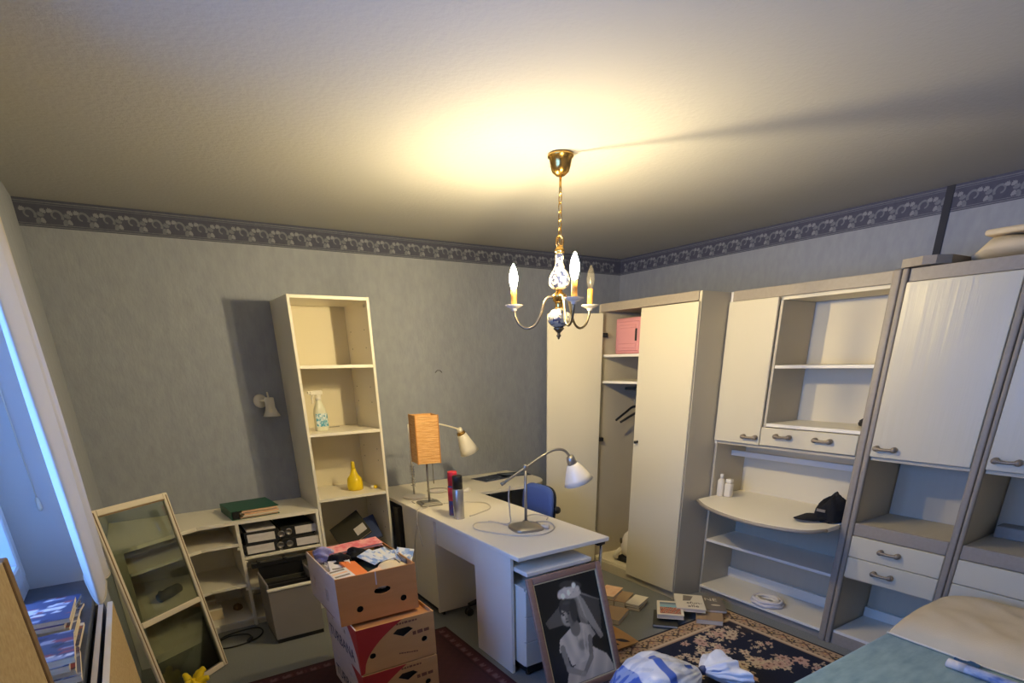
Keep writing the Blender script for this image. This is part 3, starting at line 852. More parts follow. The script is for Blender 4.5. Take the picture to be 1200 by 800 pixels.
build('spider', M().tube([(-h + .004, 0, .32), (h - .004, 0, .32)], .002, 6).tube([(0, -h + .004, .32), (0, h - .004, .32)], .002, 6), m_steel, l1, local=True)

l2 = thing('desk_lamp', 'silver gooseneck desk lamp with white glass shade near the desk corner', 'lamp', (-2.245, -1.69, DZ), (0, 0, radians(-12)))
def sq(u, v):
    a = 2 * pi * u
    q = lambda t: (abs(t) ** .55) * (1 if t >= 0 else -1)
    pr = [(.095, 0), (.097, .008), (.092, .016), (.06, .028), (.024, .036), (.012, .05), (.0005, .05)]
    k = v * 6; i = min(5, int(k)); t = k - i
    r = pr[i][0] * (1 - t) + pr[i + 1][0] * t
    z = pr[i][1] * (1 - t) + pr[i + 1][1] * t
    return (q(cos(a)) * r, q(sin(a)) * r, z)
build('base', M().grid(sq, 40, 6, wrapu=True), m_steel, l2, local=True)
build('stem', M().tube([(0, 0, .045), (0, 0, .365)], .0085, 12).lathe([(.012, .35), (.013, .36), (.012, .375), (.001, .38)], (0, 0, 0), 14), m_steel, l2, local=True)
arm_pts = spline([(-.135, 0, .283), (0, 0, .358), (.10, 0, .413), (.165, 0, .442), (.215, 0, .447), (.255, 0, .432), (.285, 0, .395)], 5)
build('arm', M().tube(arm_pts, .0075, 10), m_steel, l2, local=True)
build('arm_end', M().tube([(-.15, 0, .275), (-.128, 0, .287)], .011, 10), m_steel, l2, local=True)
sX = Matrix.Translation((.285, 0, .395)) @ Matrix.Rotation(radians(-22), 4, 'Y')
build('socket', M().lathe([(.008, .012), (.022, .006), (.027, -.015), (.028, -.04), (.024, -.044)], (0, 0, 0), 20, X=sX), m_steel, l2, local=True)
build('lamp_shade', M().lathe([(.026, -.04), (.036, -.048), (.056, -.085), (.074, -.125), (.088, -.158), (.085, -.158), (.07, -.124), (.05, -.08), (.03, -.05)], (0, 0, 0), 28, X=sX), m_opal, l2, local=True)

l3 = thing('desk_lamp', 'white enamel desk lamp with cone shade, standing behind the orange one', 'lamp', (-2.43, -.49, DZ))
build('base', M().lathe([(.085, 0), (.087, .008), (.07, .016), (.02, .022), (.001, .022)], (-2.43, -.49, DZ), 28), m_lampw, l3)
build('stem', M().tube([(-2.43, -.49, DZ + .02), (-2.43, -.49, 1.245)], .0065, 10), m_lampw, l3)
sp = [(-2.43 + .016 * cos(i * .9), -.49 + .016 * sin(i * .9), DZ + .08 + i * .0028) for i in range(60)]
build('spring', M().tube(sp, .0022, 5), m_steel, l3)
build('arm', M().tube(spline([(-2.43, -.49, 1.24), (-2.38, -.492, 1.262), (-2.2, -.505, 1.232), (-2.05, -.52, 1.188), (-2.02, -.52, 1.18)], 5), .0055, 8), m_lampw, l3)
sX = Matrix.Translation((-2.035, -.52, 1.176)) @ Matrix.Rotation(radians(-24), 4, 'Y')
build('knuckle', M().lathe([(.001, .02), (.018, .016), (.022, 0), (.02, -.014)], (0, 0, 0), 16, X=sX), m_lampw, l3)
build('socket_ring', M().lathe([(.02, -.014), (.033, -.017), (.034, -.03), (.03, -.034)], (0, 0, 0), 20, X=sX), m_brass, l3)
build('lamp_shade', M().lathe([(.026, -.03), (.036, -.036), (.048, -.085), (.062, -.14), (.073, -.185), (.07, -.185), (.058, -.138), (.044, -.084), (.03, -.04)], (0, 0, 0), 28, X=sX), m_lampw, l3)

wl = thing('wall_lamp', 'white cone wall lamp fixed to the wall left of the bookcase', 'lamp', (-3.27, -.03, 1.42))
build('wall_plate', M().lathe([(.045, 0), (.045, .008), (.036, .016), (.001, .018)], (0, 0, 0), 24, X=frame_m((1, 0, 0), (0, 0, 1), (-3.30, -.001, 1.425))), m_lampw, wl)
build('arm', M().tube(spline([(-3.30, -.016, 1.425), (-3.29, -.06, 1.43), (-3.262, -.085, 1.425)], 4), .008, 8), m_lampw, wl)
build('switch_stem', M().tube([(-3.258, -.085, 1.44), (-3.262, -.085, 1.485)], .006, 8), m_lampw, wl)
build('lamp_shade', M().lathe([(.026, 1.45), (.03, 1.444), (.031, 1.385), (.04, 1.36), (.056, 1.328), (.053, 1.328), (.036, 1.362), (.028, 1.386), (.026, 1.44)], (-3.255, -.085, 0), 28), m_lampw, wl)

# ------------------------------------------------------------------ cans, mouse, papers, cords on the desk
def can(name, x, y, r, h, body, capm, label, caph, band=None):
    c = thing(name, label, 'can', (x, y, DZ))
    build('body', M().lathe([(r * .96, 0), (r, .004), (r, h - .012), (r * .86, h)], (x, y, DZ), 26), body, c)
    build('cap', M().lathe([(r * .93, h - .004), (r * .93, h + caph - .006), (r * .86, h + caph), (.001, h + caph)], (x, y, DZ), 24), capm, c)
    build('rim', M().lathe([(r * 1.0, 0), (r * 1.03, .001), (r * 1.03, .005), (r, .006)], (x, y, DZ), 24), m_chrome, c)
    if band:
        build('label', M().lathe([(r + .0006, band[0]), (r + .0006, band[1])], (x, y, DZ), 26), band[2], c)
can('spray_can', -2.455, -1.245, .034, .195, m_silver, m_black, 'silver spray can with black cap standing on the desk', .078)
can('spray_can', -2.440, -1.150, .033, .20, m_rlab, m_red, 'red-topped spray can just behind the silver one', .085, (.10, .185, m_red))
ms = thing('mouse', 'small white computer mouse lying on the desk behind the cans', 'mouse', (-2.02, -.56, DZ))
build('shell', M().lathe([(.03, 0), (.034, .006), (.03, .018), (.018, .026), (.001, .029)], (0, 0, 0), 20, X=Matrix.Translation((-2.02, -.56, DZ)) @ Matrix.Rotation(.5, 4, 'Z') @ Matrix.Diagonal((1.5, .9, 1, 1))), m_lampw, ms)
tag(build('white_plate', M().lathe([(.06, 0), (.085, .006), (.088, .01), (.06, .004), (.001, .003)], (-2.20, -.42, DZ), 30), m_label), 'flat round white dish on the desk near the wall', 'dish')
def printed(m, nu, nv, fn, X, z):
    """flat printed sheet: grid with colours fn(u,v)"""
    m.grid(lambda u, v: (u, v, z), nu, nv, sm=False, X=X)
    m.c = (m.c or []) + [lin([max(0, min(255, c)) for c in fn(i / nu, j / nv)]) for j in range(nv + 1) for i in range(nu + 1)]
    return m
def blotch(cols, seed, sx=1.0, sy=1.0):
    r = random.Random(seed)
    bl = [(r.random(), r.random(), .05 + .16 * r.random(), r.choice(cols)) for _ in range(34)]
    def f(u, v):
        c = cols[0]
        for x, y, s_, k in bl:
            if ((u - x) / sx) ** 2 + ((v - y) / sy) ** 2 < s_ * s_:
                c = k
        return c
    return f
for i, (x, y, rz, sx, sy, lab) in enumerate(((-1.60, -.24, .15, .30, .21, 'dark blue printed sheet on the return, left of the pair'), (-1.36, -.22, -.25, .26, .19, 'dark blue printed sheet on the return, right of the pair'))):
    X = Matrix.Translation((x, y, DZ)) @ Matrix.Rotation(rz, 4, 'Z') @ Matrix.Translation((-sx / 2, -sy / 2, 0)) @ Matrix.Diagonal((sx, sy, 1, 1))
    g = printed(M(), 24, 18, blotch([(52, 62, 84), (70, 84, 112), (38, 44, 60), (112, 124, 140)], 5 + i, 1, .6), X, .004)
    t = thing('leaflet', lab, 'paper', (x, y, DZ))
    build('print', g, m_vcol, t)
    build('sheet', M().box((0, 0, .0005), (1, 1, .0035), X=X), m_label, t)
def cord(pts, label, r=.004, m=m_cable, plug=None, name='cord'):
    t = thing(name, label, 'cable', pts[0])
    build('wire', M().tube(spline(pts, 6), r, 6), m, t)
    if plug:
        a = Vector(plug[0]); b = Vector(plug[1])
        build('plug', M().tube([a, a + (b - a) * .4, b], [.007, .013, .012], 10), m, t)
    return t
z = DZ + .0045
cord([(-2.30, -1.60, z), (-2.33, -1.47, z), (-2.43, -1.42, z), (-2.50, -1.52, z), (-2.46, -1.66, z), (-2.37, -1.80, z), (-2.25, -1.86, z), (-2.12, -1.80, z), (-2.06, -1.68, z), (-2.11, -1.62, z), (-2.16, -1.66, z), (-2.18, -1.74, z)],
     'white cord looped round the foot of the silver lamp', plug=((-2.18, -1.74, DZ + .014), (-2.15, -1.79, DZ + .014)))
cord([(-2.19, -1.60, z), (-2.10, -1.48, z), (-2.02, -1.47, z), (-1.99, -1.56, z), (-2.04, -1.62, z)], 'white loose cord loop on the desk right of the silver lamp')
cord([(-2.36, -1.70, DZ + .27), (-2.33, -1.64, DZ + .20), (-2.29, -1.585, DZ + .08), (-2.275, -1.55, z), (-2.35, -1.43, z + .001)], 'white cord slanting down from the silver lamp arm to the desk')
cord([(-2.36, -.83, z), (-2.25, -.87, z), (-2.12, -.98, z), (-2.16, -1.14, z), (-2.30, -1.22, z), (-2.38, -1.25, z)], 'white cord lying in a wide curve behind the spray cans')
cord([(-2.52, -.70, z), (-2.50, -.62, z), (-2.38, -.60, z), (-2.36, -.70, z), (-2.5, -.86, z), (-2.575, -.885, z + .002), (-2.592, -.89, .69), (-2.595, -.885, .62), (-2.60, -.84, .50), (-2.60, -.80, .34), (-2.6, -.78, .27)],
     'white cord hanging over the left desk edge, longer strand')
cord([(-2.597, -.888, .64), (-2.60, -.93, .56), (-2.60, -.965, .49)], 'white cord hanging over the left desk edge, short forked strand', r=.0034)

# ------------------------------------------------------------------ things in the bookcase
sb = thing('spray_bottle', 'clear trigger spray bottle with aqua label on the bookcase shelf', 'bottle', (-2.985, -.30, 1.227))
SX = Matrix.Translation((-2.985, -.30, 1.227)) @ Matrix.Rotation(radians(14), 4, 'Z')
def bot(u, v, pr, fl=.62):
    a = 2 * pi * u
    k = v * (len(pr) - 1); i = min(len(pr) - 2, int(k)); t = k - i
    r = pr[i][0] * (1 - t) + pr[i + 1][0] * t
    z = pr[i][1] * (1 - t) + pr[i + 1][1] * t
    q = lambda x: (abs(x) ** .75) * (1 if x >= 0 else -1)
    f = fl + (1 - fl) * max(0, min(1, (z - .12) / .08))
    return (q(cos(a)) * r, q(sin(a)) * r * f, z)
pr = [(.042, 0), (.047, .006), (.047, .06), (.046, .115), (.038, .145), (.025, .172), (.018, .19), (.018, .205)]
build('body', M().grid(lambda u, v: bot(u, v, pr), 32, 14, wrapu=True, X=SX), m_clearp, sb)
build('label', M().grid(lambda u, v: (lambda p: (p[0] * 1.02, p[1] * 1.02, p[2]))(bot(.58 + .36 * u, 0, [(.047, .03 + .085 * v), (.047, .03 + .085 * v)])), 16, 8, X=SX), m_aqua, sb)
build('collar', M().lathe([(.021, .202), (.021, .226), (.014, .23)], (0, 0, 0), 18, X=SX), m_lampw, sb)
build('trigger_head', M().box((-.058, -.013, .234), (.034, .013, .262), bev=.006, X=SX).box((-.012, -.011, .226), (.018, .011, .24), X=SX).box((-.07, -.008, .242), (-.056, .008, .258), bev=.002, X=SX), m_lampw, sb)
build('trigger', M().tube([tuple(SX @ Vector(p)) for p in ((-.030, 0, .236), (-.044, 0, .215), (-.042, 0, .19), (-.05, 0, .18))], [.008, .007, .006, .005], 8), m_lampw, sb)
cord([(-2.90, -.12, 1.231), (-2.86, -.13, 1.231), (-2.81, -.115, 1.231)], 'thin short wire lying at the back of the bookcase shelf', r=.0025, m=m_steel, name='wire')
yb = thing('bottle', 'bright yellow long-necked plastic bottle on the bookcase shelf', 'bottle', (-2.80, -.285, .7913))
build('body', M().lathe([(.048, 0), (.055, .006), (.056, .03), (.054, .07), (.05, .085), (.032, .105), (.021, .13), (.015, .155)], (-2.80, -.285, .7913), 28), m_yellow, yb)
build('nozzle', M().lathe([(.0155, .153), (.014, .17), (.0125, .198), (.009, .204), (.001, .205)], (-2.80, -.285, .7913), 18), m_yellow, yb)
kn = thing('wooden_toy', 'tiny white and yellow object at the right end of the bookcase shelf', 'toy', (-2.67, -.31, .7913))
build('bead', M().lathe([(.004, 0), (.012, .006), (.014, .014), (.009, .023), (.001, .026)], (-2.690, -.33, .7913), 14), m_lampw, kn)
build('block', M().lathe([(.012, 0), (.016, .008), (.014, .018), (.006, .024), (.001, .025)], (-2.664, -.33, .7913), 14), m_yellow, kn)
# leaning folders in the bottom compartment
def slab(name, X, sx, sy, t, cover, label, cat='folder', lab=None, pages=m_paper):
    o = thing(name, label, cat, mtx=X)
    build('cover', M().box((0, 0, t * .8), (sx, sy, t), bev=.0008).box((0, 0, 0), (sx, sy, t * .2), bev=.0008).box((-.001, 0, 0), (.003, sy, t), bev=.0008), cover, o, local=True)
    build('pages', M().box((.004, .004, t * .2 + .0004), (sx - .004, sy - .004, t * .8 - .0004)), pages, o, local=True)
    if lab:
        build('label', M().box((lab[0], lab[1], t), (lab[2], lab[3], t + .0012)), m_label, o, local=True)
    return o
slab('folder', Matrix.Translation((-2.98, -.42, .372)) @ Matrix.Rotation(radians(-12), 4, 'Z') @ Matrix.Rotation(radians(-32), 4, 'Y') @ Matrix.Rotation(radians(28), 4, 'X'), .25, .27, .018, m_olive, 'dark olive folder with white label leaning in the bookcase bottom', lab=(.15, .04, .235, .12))
slab('folder', Matrix.Translation((-2.84, -.34, .366)) @ Matrix.Rotation(radians(-16), 4, 'Z') @ Matrix.Rotation(radians(-20), 4, 'Y') @ Matrix.Rotation(radians(33), 4, 'X'), .19, .24, .014, m_bluec, 'blue folder leaning behind the olive one in the bookcase')
slab('paper_stack', Matrix.Translation((-2.86, -.465, .3355)) @ Matrix.Rotation(radians(4), 4, 'Z'), .21, .28, .022, m_label, 'flat stack of white papers on the bookcase bottom shelf', cat='paper')
slab('paper_stack', Matrix.Translation((-3.09, -.44, .3355)) @ Matrix.Rotation(radians(-3), 4, 'Z'), .12, .25, .026, m_label, 'short pile of white papers at bottom left of the bookcase', cat='paper')

# ------------------------------------------------------------------ binders on the low shelf
def binder(x, y, z, rz, label, flip=False, group='ring binders on the low shelf', w=.27, t=.075, d=.30):
    """lies flat, spine towards the room (-y)"""
    o = thing('ring_binder', label, 'binder', (x, y, z), (0, 0, rz), group=group)
    build('cover', M().box((0, 0, 0), (w, d, .003), bev=.001).box((0, 0, t - .003), (w, d, t), bev=.001).box((0, 0, .003), (w, .003, t - .003)), m_binder, o, local=True)
    build('pages', M().box((.01, .02, .0045), (w - .02, d - .02, t * .7)), m_paper, o, local=True)
    a, b = (.09, .25) if flip else (.015, .185)
    build('spine_label', M().box((a, -.0012, .012), (b, 0, t - .010)), m_label, o, local=True)
    cx = .045 if flip else .225
    build('finger_hole', M().lathe([(.021, 0), (.023, .0015), (.021, .003), (.014, .003), (.013, -.001)], (0, 0, 0), 20, X=frame_m((1, 0, 0), (0, 0, 1), (cx, -.0002, t / 2))), m_steel, o, local=True)
    return o
binder(-3.635, -.455, .4846, .02, 'black ring binder, bottom of the left pair on the low shelf', w=.215)
binder(-3.620, -.450, .5602, -.03, 'black ring binder, top of the left pair on the low shelf', w=.215)
binder(-3.395, -.450, .4846, -.03, 'black ring binder, bottom of the right pair on the low shelf', True, w=.222)
binder(-3.385, -.425, .5602, .02, 'black ring binder, top of the right pair on the low shelf', True, w=.22)
pt_ = thing('paper_stack', 'thin wad of papers topping the left pair of binders', 'paper', (-3.52, -.3, .636))
build('sheets', M().box((-3.60, -.43, .6365), (-3.42, -.2, .650), bev=.001), m_label, pt_)
gf = thing('folder', 'dark green folder stuffed with papers on the low shelf top', 'folder', (-3.53, -.27, LT), (0, 0, radians(5)))
gX = Matrix.Rotation(radians(0), 4, 'Z')
build('cover', M().box((-.15, -.16, .055), (.145, .15, .058), bev=.001).box((-.15, -.16, .0005), (.145, .15, .0035), bev=.001).box((-.153, -.16, .0005), (-.15, .15, .058), bev=.0008), m_green, gf, local=True)
for k in range(5):
    z0 = .004 + k * .0098
    build('sheet_bundle', M().box((-.10 + .012 * (k % 3), -.155 - .006 * ((k * 2) % 3), z0), (.135 + .004 * ((k * 3) % 4), .14, z0 + .0085), bev=.001), m_paper if k % 2 else m_peach, gf, local=True)
build('ring_mechanism', M().box((-.148, -.158, .004), (-.108, -.10, .053), bev=.003), m_black, gf, local=True)
# boxes under the angled corner shelf, and small brown thing
for a, b, lab in (((-3.935, -.36, .0555), (-3.835, -.25, .135), 'larger cream carton on the bottom board of the corner shelf'), ((-3.945, -.24, .0555), (-3.855, -.14, .16), 'cream carton further back on the bottom corner board')):
    t = thing('carton', lab, 'box', ((a[0] + b[0]) / 2, (a[1] + b[1]) / 2, a[2]))
    build('body', M().box(a, (b[0], b[1], b[2] - .012), bev=.002), m_pillow, t)
    build('lid', M().box((a[0] - .002, a[1] - .002, b[2] - .0118), (b[0] + .002, b[1] + .002, b[2]), bev=.002), m_whitec, t)
tag(build('brown_lump', M().lathe([(.02, 0), (.032, .01), (.028, .03), (.012, .042), (.001, .045)], (-3.73, -.25, .0555), 14), m_chipd), 'small brown thing on the bottom corner board near the upright', 'trinket')
hd = thing('hair_dryer', 'dark hand tool on the lower corner board seen through the glass door', 'tool', (-4.12, -.42, .3005))
build('barrel', M().tube([(-4.16, -.50, .335), (-4.10, -.42, .335), (-4.05, -.36, .335)], [.028, .034, .03], 14), m_black, hd)
build('grip', M().tube([(-4.09, -.42, .33), (-4.13, -.36, .315), (-4.16, -.32, .313)], [.015, .014, .012], 10), m_black, hd)

# ------------------------------------------------------------------ hanging-file box in front of the low shelf
fb = thing('file_box', 'grey sheet file box with white front edge and black rear rim', 'box', (-3.47, -.70, 0))
pbox('front_panel', fb, (-3.600, -.862, .03), (-3.30, -.852, .355), m_grey)
pbox('front_edge', fb, (-3.604, -.868, .355), (-3.296, -.842, .372), m_whited, bev=.004)
pbox('side_panel', fb, (-3.600, -.851, .03), (-3.590, -.545, .40), m_grey)
pbox('side_panel', fb, (-3.310, -.851, .03), (-3.30, -.545, .40), m_grey)
pbox('rear_panel', fb, (-3.589, -.555, .03), (-3.311, -.545, .44), m_black)
pbox('rear_rim', fb, (-3.625, -.562, .425), (-3.28, -.530, .462), m_black, bev=.005)
pbox('plinth', fb, (-3.595, -.855, 0.001), (-3.305, -.55, .0295), m_black)
for k in range(6):
    build('hanging_file', M().box((-3.585, -.82 + k * .042, .05), (-3.315, -.805 + k * .042, .33 + .012 * (k % 3)), X=None), m_olive if k % 2 else m_dark, fb)
for x in (-3.58, -3.42):
    build('rim_clip', M().box((x - .01, -.57, .455), (x + .01, -.528, .472), bev=.003), m_black, fb)
cord([(-3.92, -.66, .006), (-3.88, -.56, .006), (-3.76, -.52, .006), (-3.66, -.535, .007), (-3.645, -.62, .006), (-3.70, -.70, .006), (-3.82, -.74, .006), (-3.91, -.72, .006), (-3.915, -.64, .012), (-3.84, -.58, .012), (-3.74, -.60, .008), (-3.72, -.68, .014)],
     'black cable coiled on the carpet beside the grey file box', r=.0045, m=m_black, plug=((-3.72, -.68, .014), (-3.75, -.73, .014)))
# ------------------------------------------------------------------ rugs
def rug(name, x0, x1, y0, y1, cell, fn, label, th=.008):
    nu, nv = int((x1 - x0) / cell), int((y1 - y0) / cell)
    t = thing(name, label, 'rug', ((x0 + x1) / 2, (y0 + y1) / 2, 0))
    g = M()
    g.grid(lambda u, v: (x0 + u * (x1 - x0), y0 + v * (y1 - y0), th), nu, nv, sm=False)
    g.c = [lin(fn(x0 + i / nu * (x1 - x0), y0 + j / nv * (y1 - y0))) for j in range(nv + 1) for i in range(nu + 1)]
    build('pile', g, m_rugv, t)
    build('backing', M().box((x0, y0, .0005), (x1, y1, th - .0006)), m_dark, t)
    return t
NX0, NX1, NY0, NY1 = -2.42, -.876, -4.15, -2.150
fr = random.Random(11)
flowers = []
def cluster(cx, cy, n, s, sc=1.0):
    for _ in range(n):
        flowers.append((cx + fr.gauss(0, s), cy + fr.gauss(0, s * .8), (.014 + .020 * fr.random()) * sc, fr.random() * 6.28, fr.choice((5, 6, 6, 8)), fr.random()))
cluster(-1.30, -2.40, 20, .09); cluster(-1.46, -2.52, 10, .07); cluster(-1.12, -2.40, 8, .06)
cluster(-1.33, -2.72, 9, .05, 1.2); cluster(-1.25, -2.80, 9, .05, 1.2); cluster(-1.16, -2.62, 4, .03)
cluster(-1.20, -3.00, 10, .07); cluster(-1.75, -2.52, 14, .09); cluster(-1.62, -2.78, 14, .09, 1.2); cluster(-2.0, -2.45, 12, .08)
for k in range(9): cluster(-1.5 - .4 * fr.random(), -2.9 - 1.0 * fr.random(), 8, .07)
leaves = [(f[0] + fr.gauss(0, .035), f[1] + fr.gauss(0, .035), .006 + .008 * fr.random(), fr.random() * 3.14) for f in flowers for _ in range(3)]
cellmap = {}
for k, f in enumerate(flowers):
    for ix in range(int((f[0] - .05) * 20) - 1, int((f[0] + .05) * 20) + 2):
        for iy in range(int((f[1] - .05) * 20) - 1, int((f[1] + .05) * 20) + 2):
            cellmap.setdefault((ix, iy), []).append(f)
leafmap = {}
for l in leaves:
    for ix in range(int((l[0] - .02) * 20) - 1, int((l[0] + .02) * 20) + 2):
        for iy in range(int((l[1] - .02) * 20) - 1, int((l[1] + .02) * 20) + 2):
            leafmap.setdefault((ix, iy), []).append(l)
NAVY, BEI, BEI2, PINK, DRK = (20, 26, 48), (188, 158, 124), (206, 184, 152), (168, 120, 100), (44, 38, 46)
def navy_rug(x, y):
    dx = min(x - NX0, NX1 - x); dy = min(NY1 - y, y - NY0)
    d = min(dx, dy)
    if d < .012: return (30, 28, 36)
    if d < .135:
        if d < .022 or .118 < d: return BEI2 if d > .118 else BEI
        s = (y if dx < dy else x)
        mm = sin(s * 46) * .022
        c = .072
        if abs(d - c - mm) < .006: return (96, 78, 62)
        u = (s * 46 / pi) % 1 - .5
        side = 1 if int(s * 46 / pi) % 2 else -1
        ex, ey = u * .068, d - c - side * .004
        r = sqrt(ex * ex + ey * ey)
        a = math.atan2(ey, ex)
        if r < .009: return (206, 170, 110)
        if r < .020 * (1 + .35 * cos(6 * a)): return DRK if side > 0 else PINK
        ex2 = ((s * 30) % 1 - .5) * .033
        if abs(ex2) < .007 and abs(abs(d - c) - .034) < .007: return (92, 72, 60)
        return BEI
    # scalloped corner of the field
    ex, ey = dx - .135, dy - .135
    if d < .150: return (168, 138, 116)
    key = (int(math.floor(x * 20)), int(math.floor(y * 20)))
    for fx, fy, r, ph, n, t in cellmap.get(key, ()):
        ddx, ddy = x - fx, y - fy
        rr = sqrt(ddx * ddx + ddy * ddy)
        if rr < r * 1.3:
            R = r * (1 + .28 * cos(n * math.atan2(ddy, ddx) + ph))
            if rr < R * .3: return (120, 84, 74)
            if rr < R: return BEI2 if t > .45 else (196, 160, 140)
    for lx, ly, r, a in leafmap.get(key, ()):
        ddx, ddy = x - lx, y - ly
        p, q = ddx * cos(a) + ddy * sin(a), -ddx * sin(a) + ddy * cos(a)
        if (p / (r * 1.5)) ** 2 + (q / (r * .6)) ** 2 < 1: return (176, 154, 132)
    if sqrt(ex * ex + ey * ey) < .22 + .025 * sin(9 * math.atan2(ey, ex)):
        return DRK
    return NAVY
rug('floral_rug', NX0, NX1, NY0, NY1, .0058, navy_rug, 'navy floral rug with beige border in front of the cabinets')
RX0_, RX1_, RY0_, RY1_ = -4.05, -2.612, -3.6, -1.262
def red_rug(x, y):
    d = min(x - RX0_, RX1_ - x, RY1_ - y, y - RY0_)
    if d < .02: return (60, 26, 30)
    if d < .085:
        s = y if min(x - RX0_, RX1_ - x) < min(RY1_ - y, y - RY0_) else x
        u = (s / .075) % 1
        if .034 < d < .068 and .15 < u < .62 and not (.3 < u < .45 and d < .052): return (116, 84, 86)
        if .034 < d < .068 and .70 < u < .82: return (96, 56, 58)
        return (74, 34, 38)
    if d < .095: return (54, 24, 28)
    return (68, 33, 36) if (int(x * 30) + int(y * 30)) % 2 else (64, 31, 34)
rug('red_rug', RX0_, RX1_, RY0_, RY1_, .011, red_rug, 'dark red rug with a pale block border under the boxes', .007)

# tan cushion behind the portrait
cu = thing('cushion', 'tan flat cushion with dark leaf print on the floor behind the portrait', 'cushion', (-1.90, -2.05, .001))
cX = frame_m((.05, 1, 0), (-1, .05, 0), (-1.915, -2.03, .004))
def cush(u, v, top):
    x, y = (u - .5) * 2, (v - .5) * 2
    e = max(0, (1 - x ** 4) * (1 - y ** 4)) ** .5
    return (x * .165 * (1 - .06 * y * y), y * .175 * (1 - .06 * x * x), .028 + (.026 if top else -.026) * e)
build('cover', M().grid(lambda u, v: cush(u, v, True), 18, 18, X=cX).grid(lambda u, v: cush(1 - u, v, False), 18, 18, X=cX), m_tan, cu)
g = M()
for (a, b, r, l) in ((-.10, .02, .6, .07), (-.05, .06, -.4, .06), (-.11, .10, .2, .06), (-.02, .11, 1.2, .05), (.05, .09, .3, .06), (.09, .12, 1.9, .05), (-.12, -.06, .9, .05)):
    vs = []
    for i in range(9):
        t = i / 8
        w_ = .016 * sin(pi * t)
        for s_ in (-1, 1):
            px, py = a + cos(r) * l * (t - .5) * 2 - sin(r) * w_ * s_, b + sin(r) * l * (t - .5) * 2 + cos(r) * w_ * s_
            px = max(-.15, min(.15, px)); py = max(-.16, min(.16, py))
            x, y = px / .165, py / .175
            e = max(0, (1 - x ** 4) * (1 - y ** 4)) ** .5
            vs.append((px, py, .0295 + .026 * e))
    g.add(vs, [(2 * i, 2 * i + 2, 2 * i + 3, 2 * i + 1) for i in range(8)], 0, False, cX)
build('leaf_print', g, m_leaf, cu)

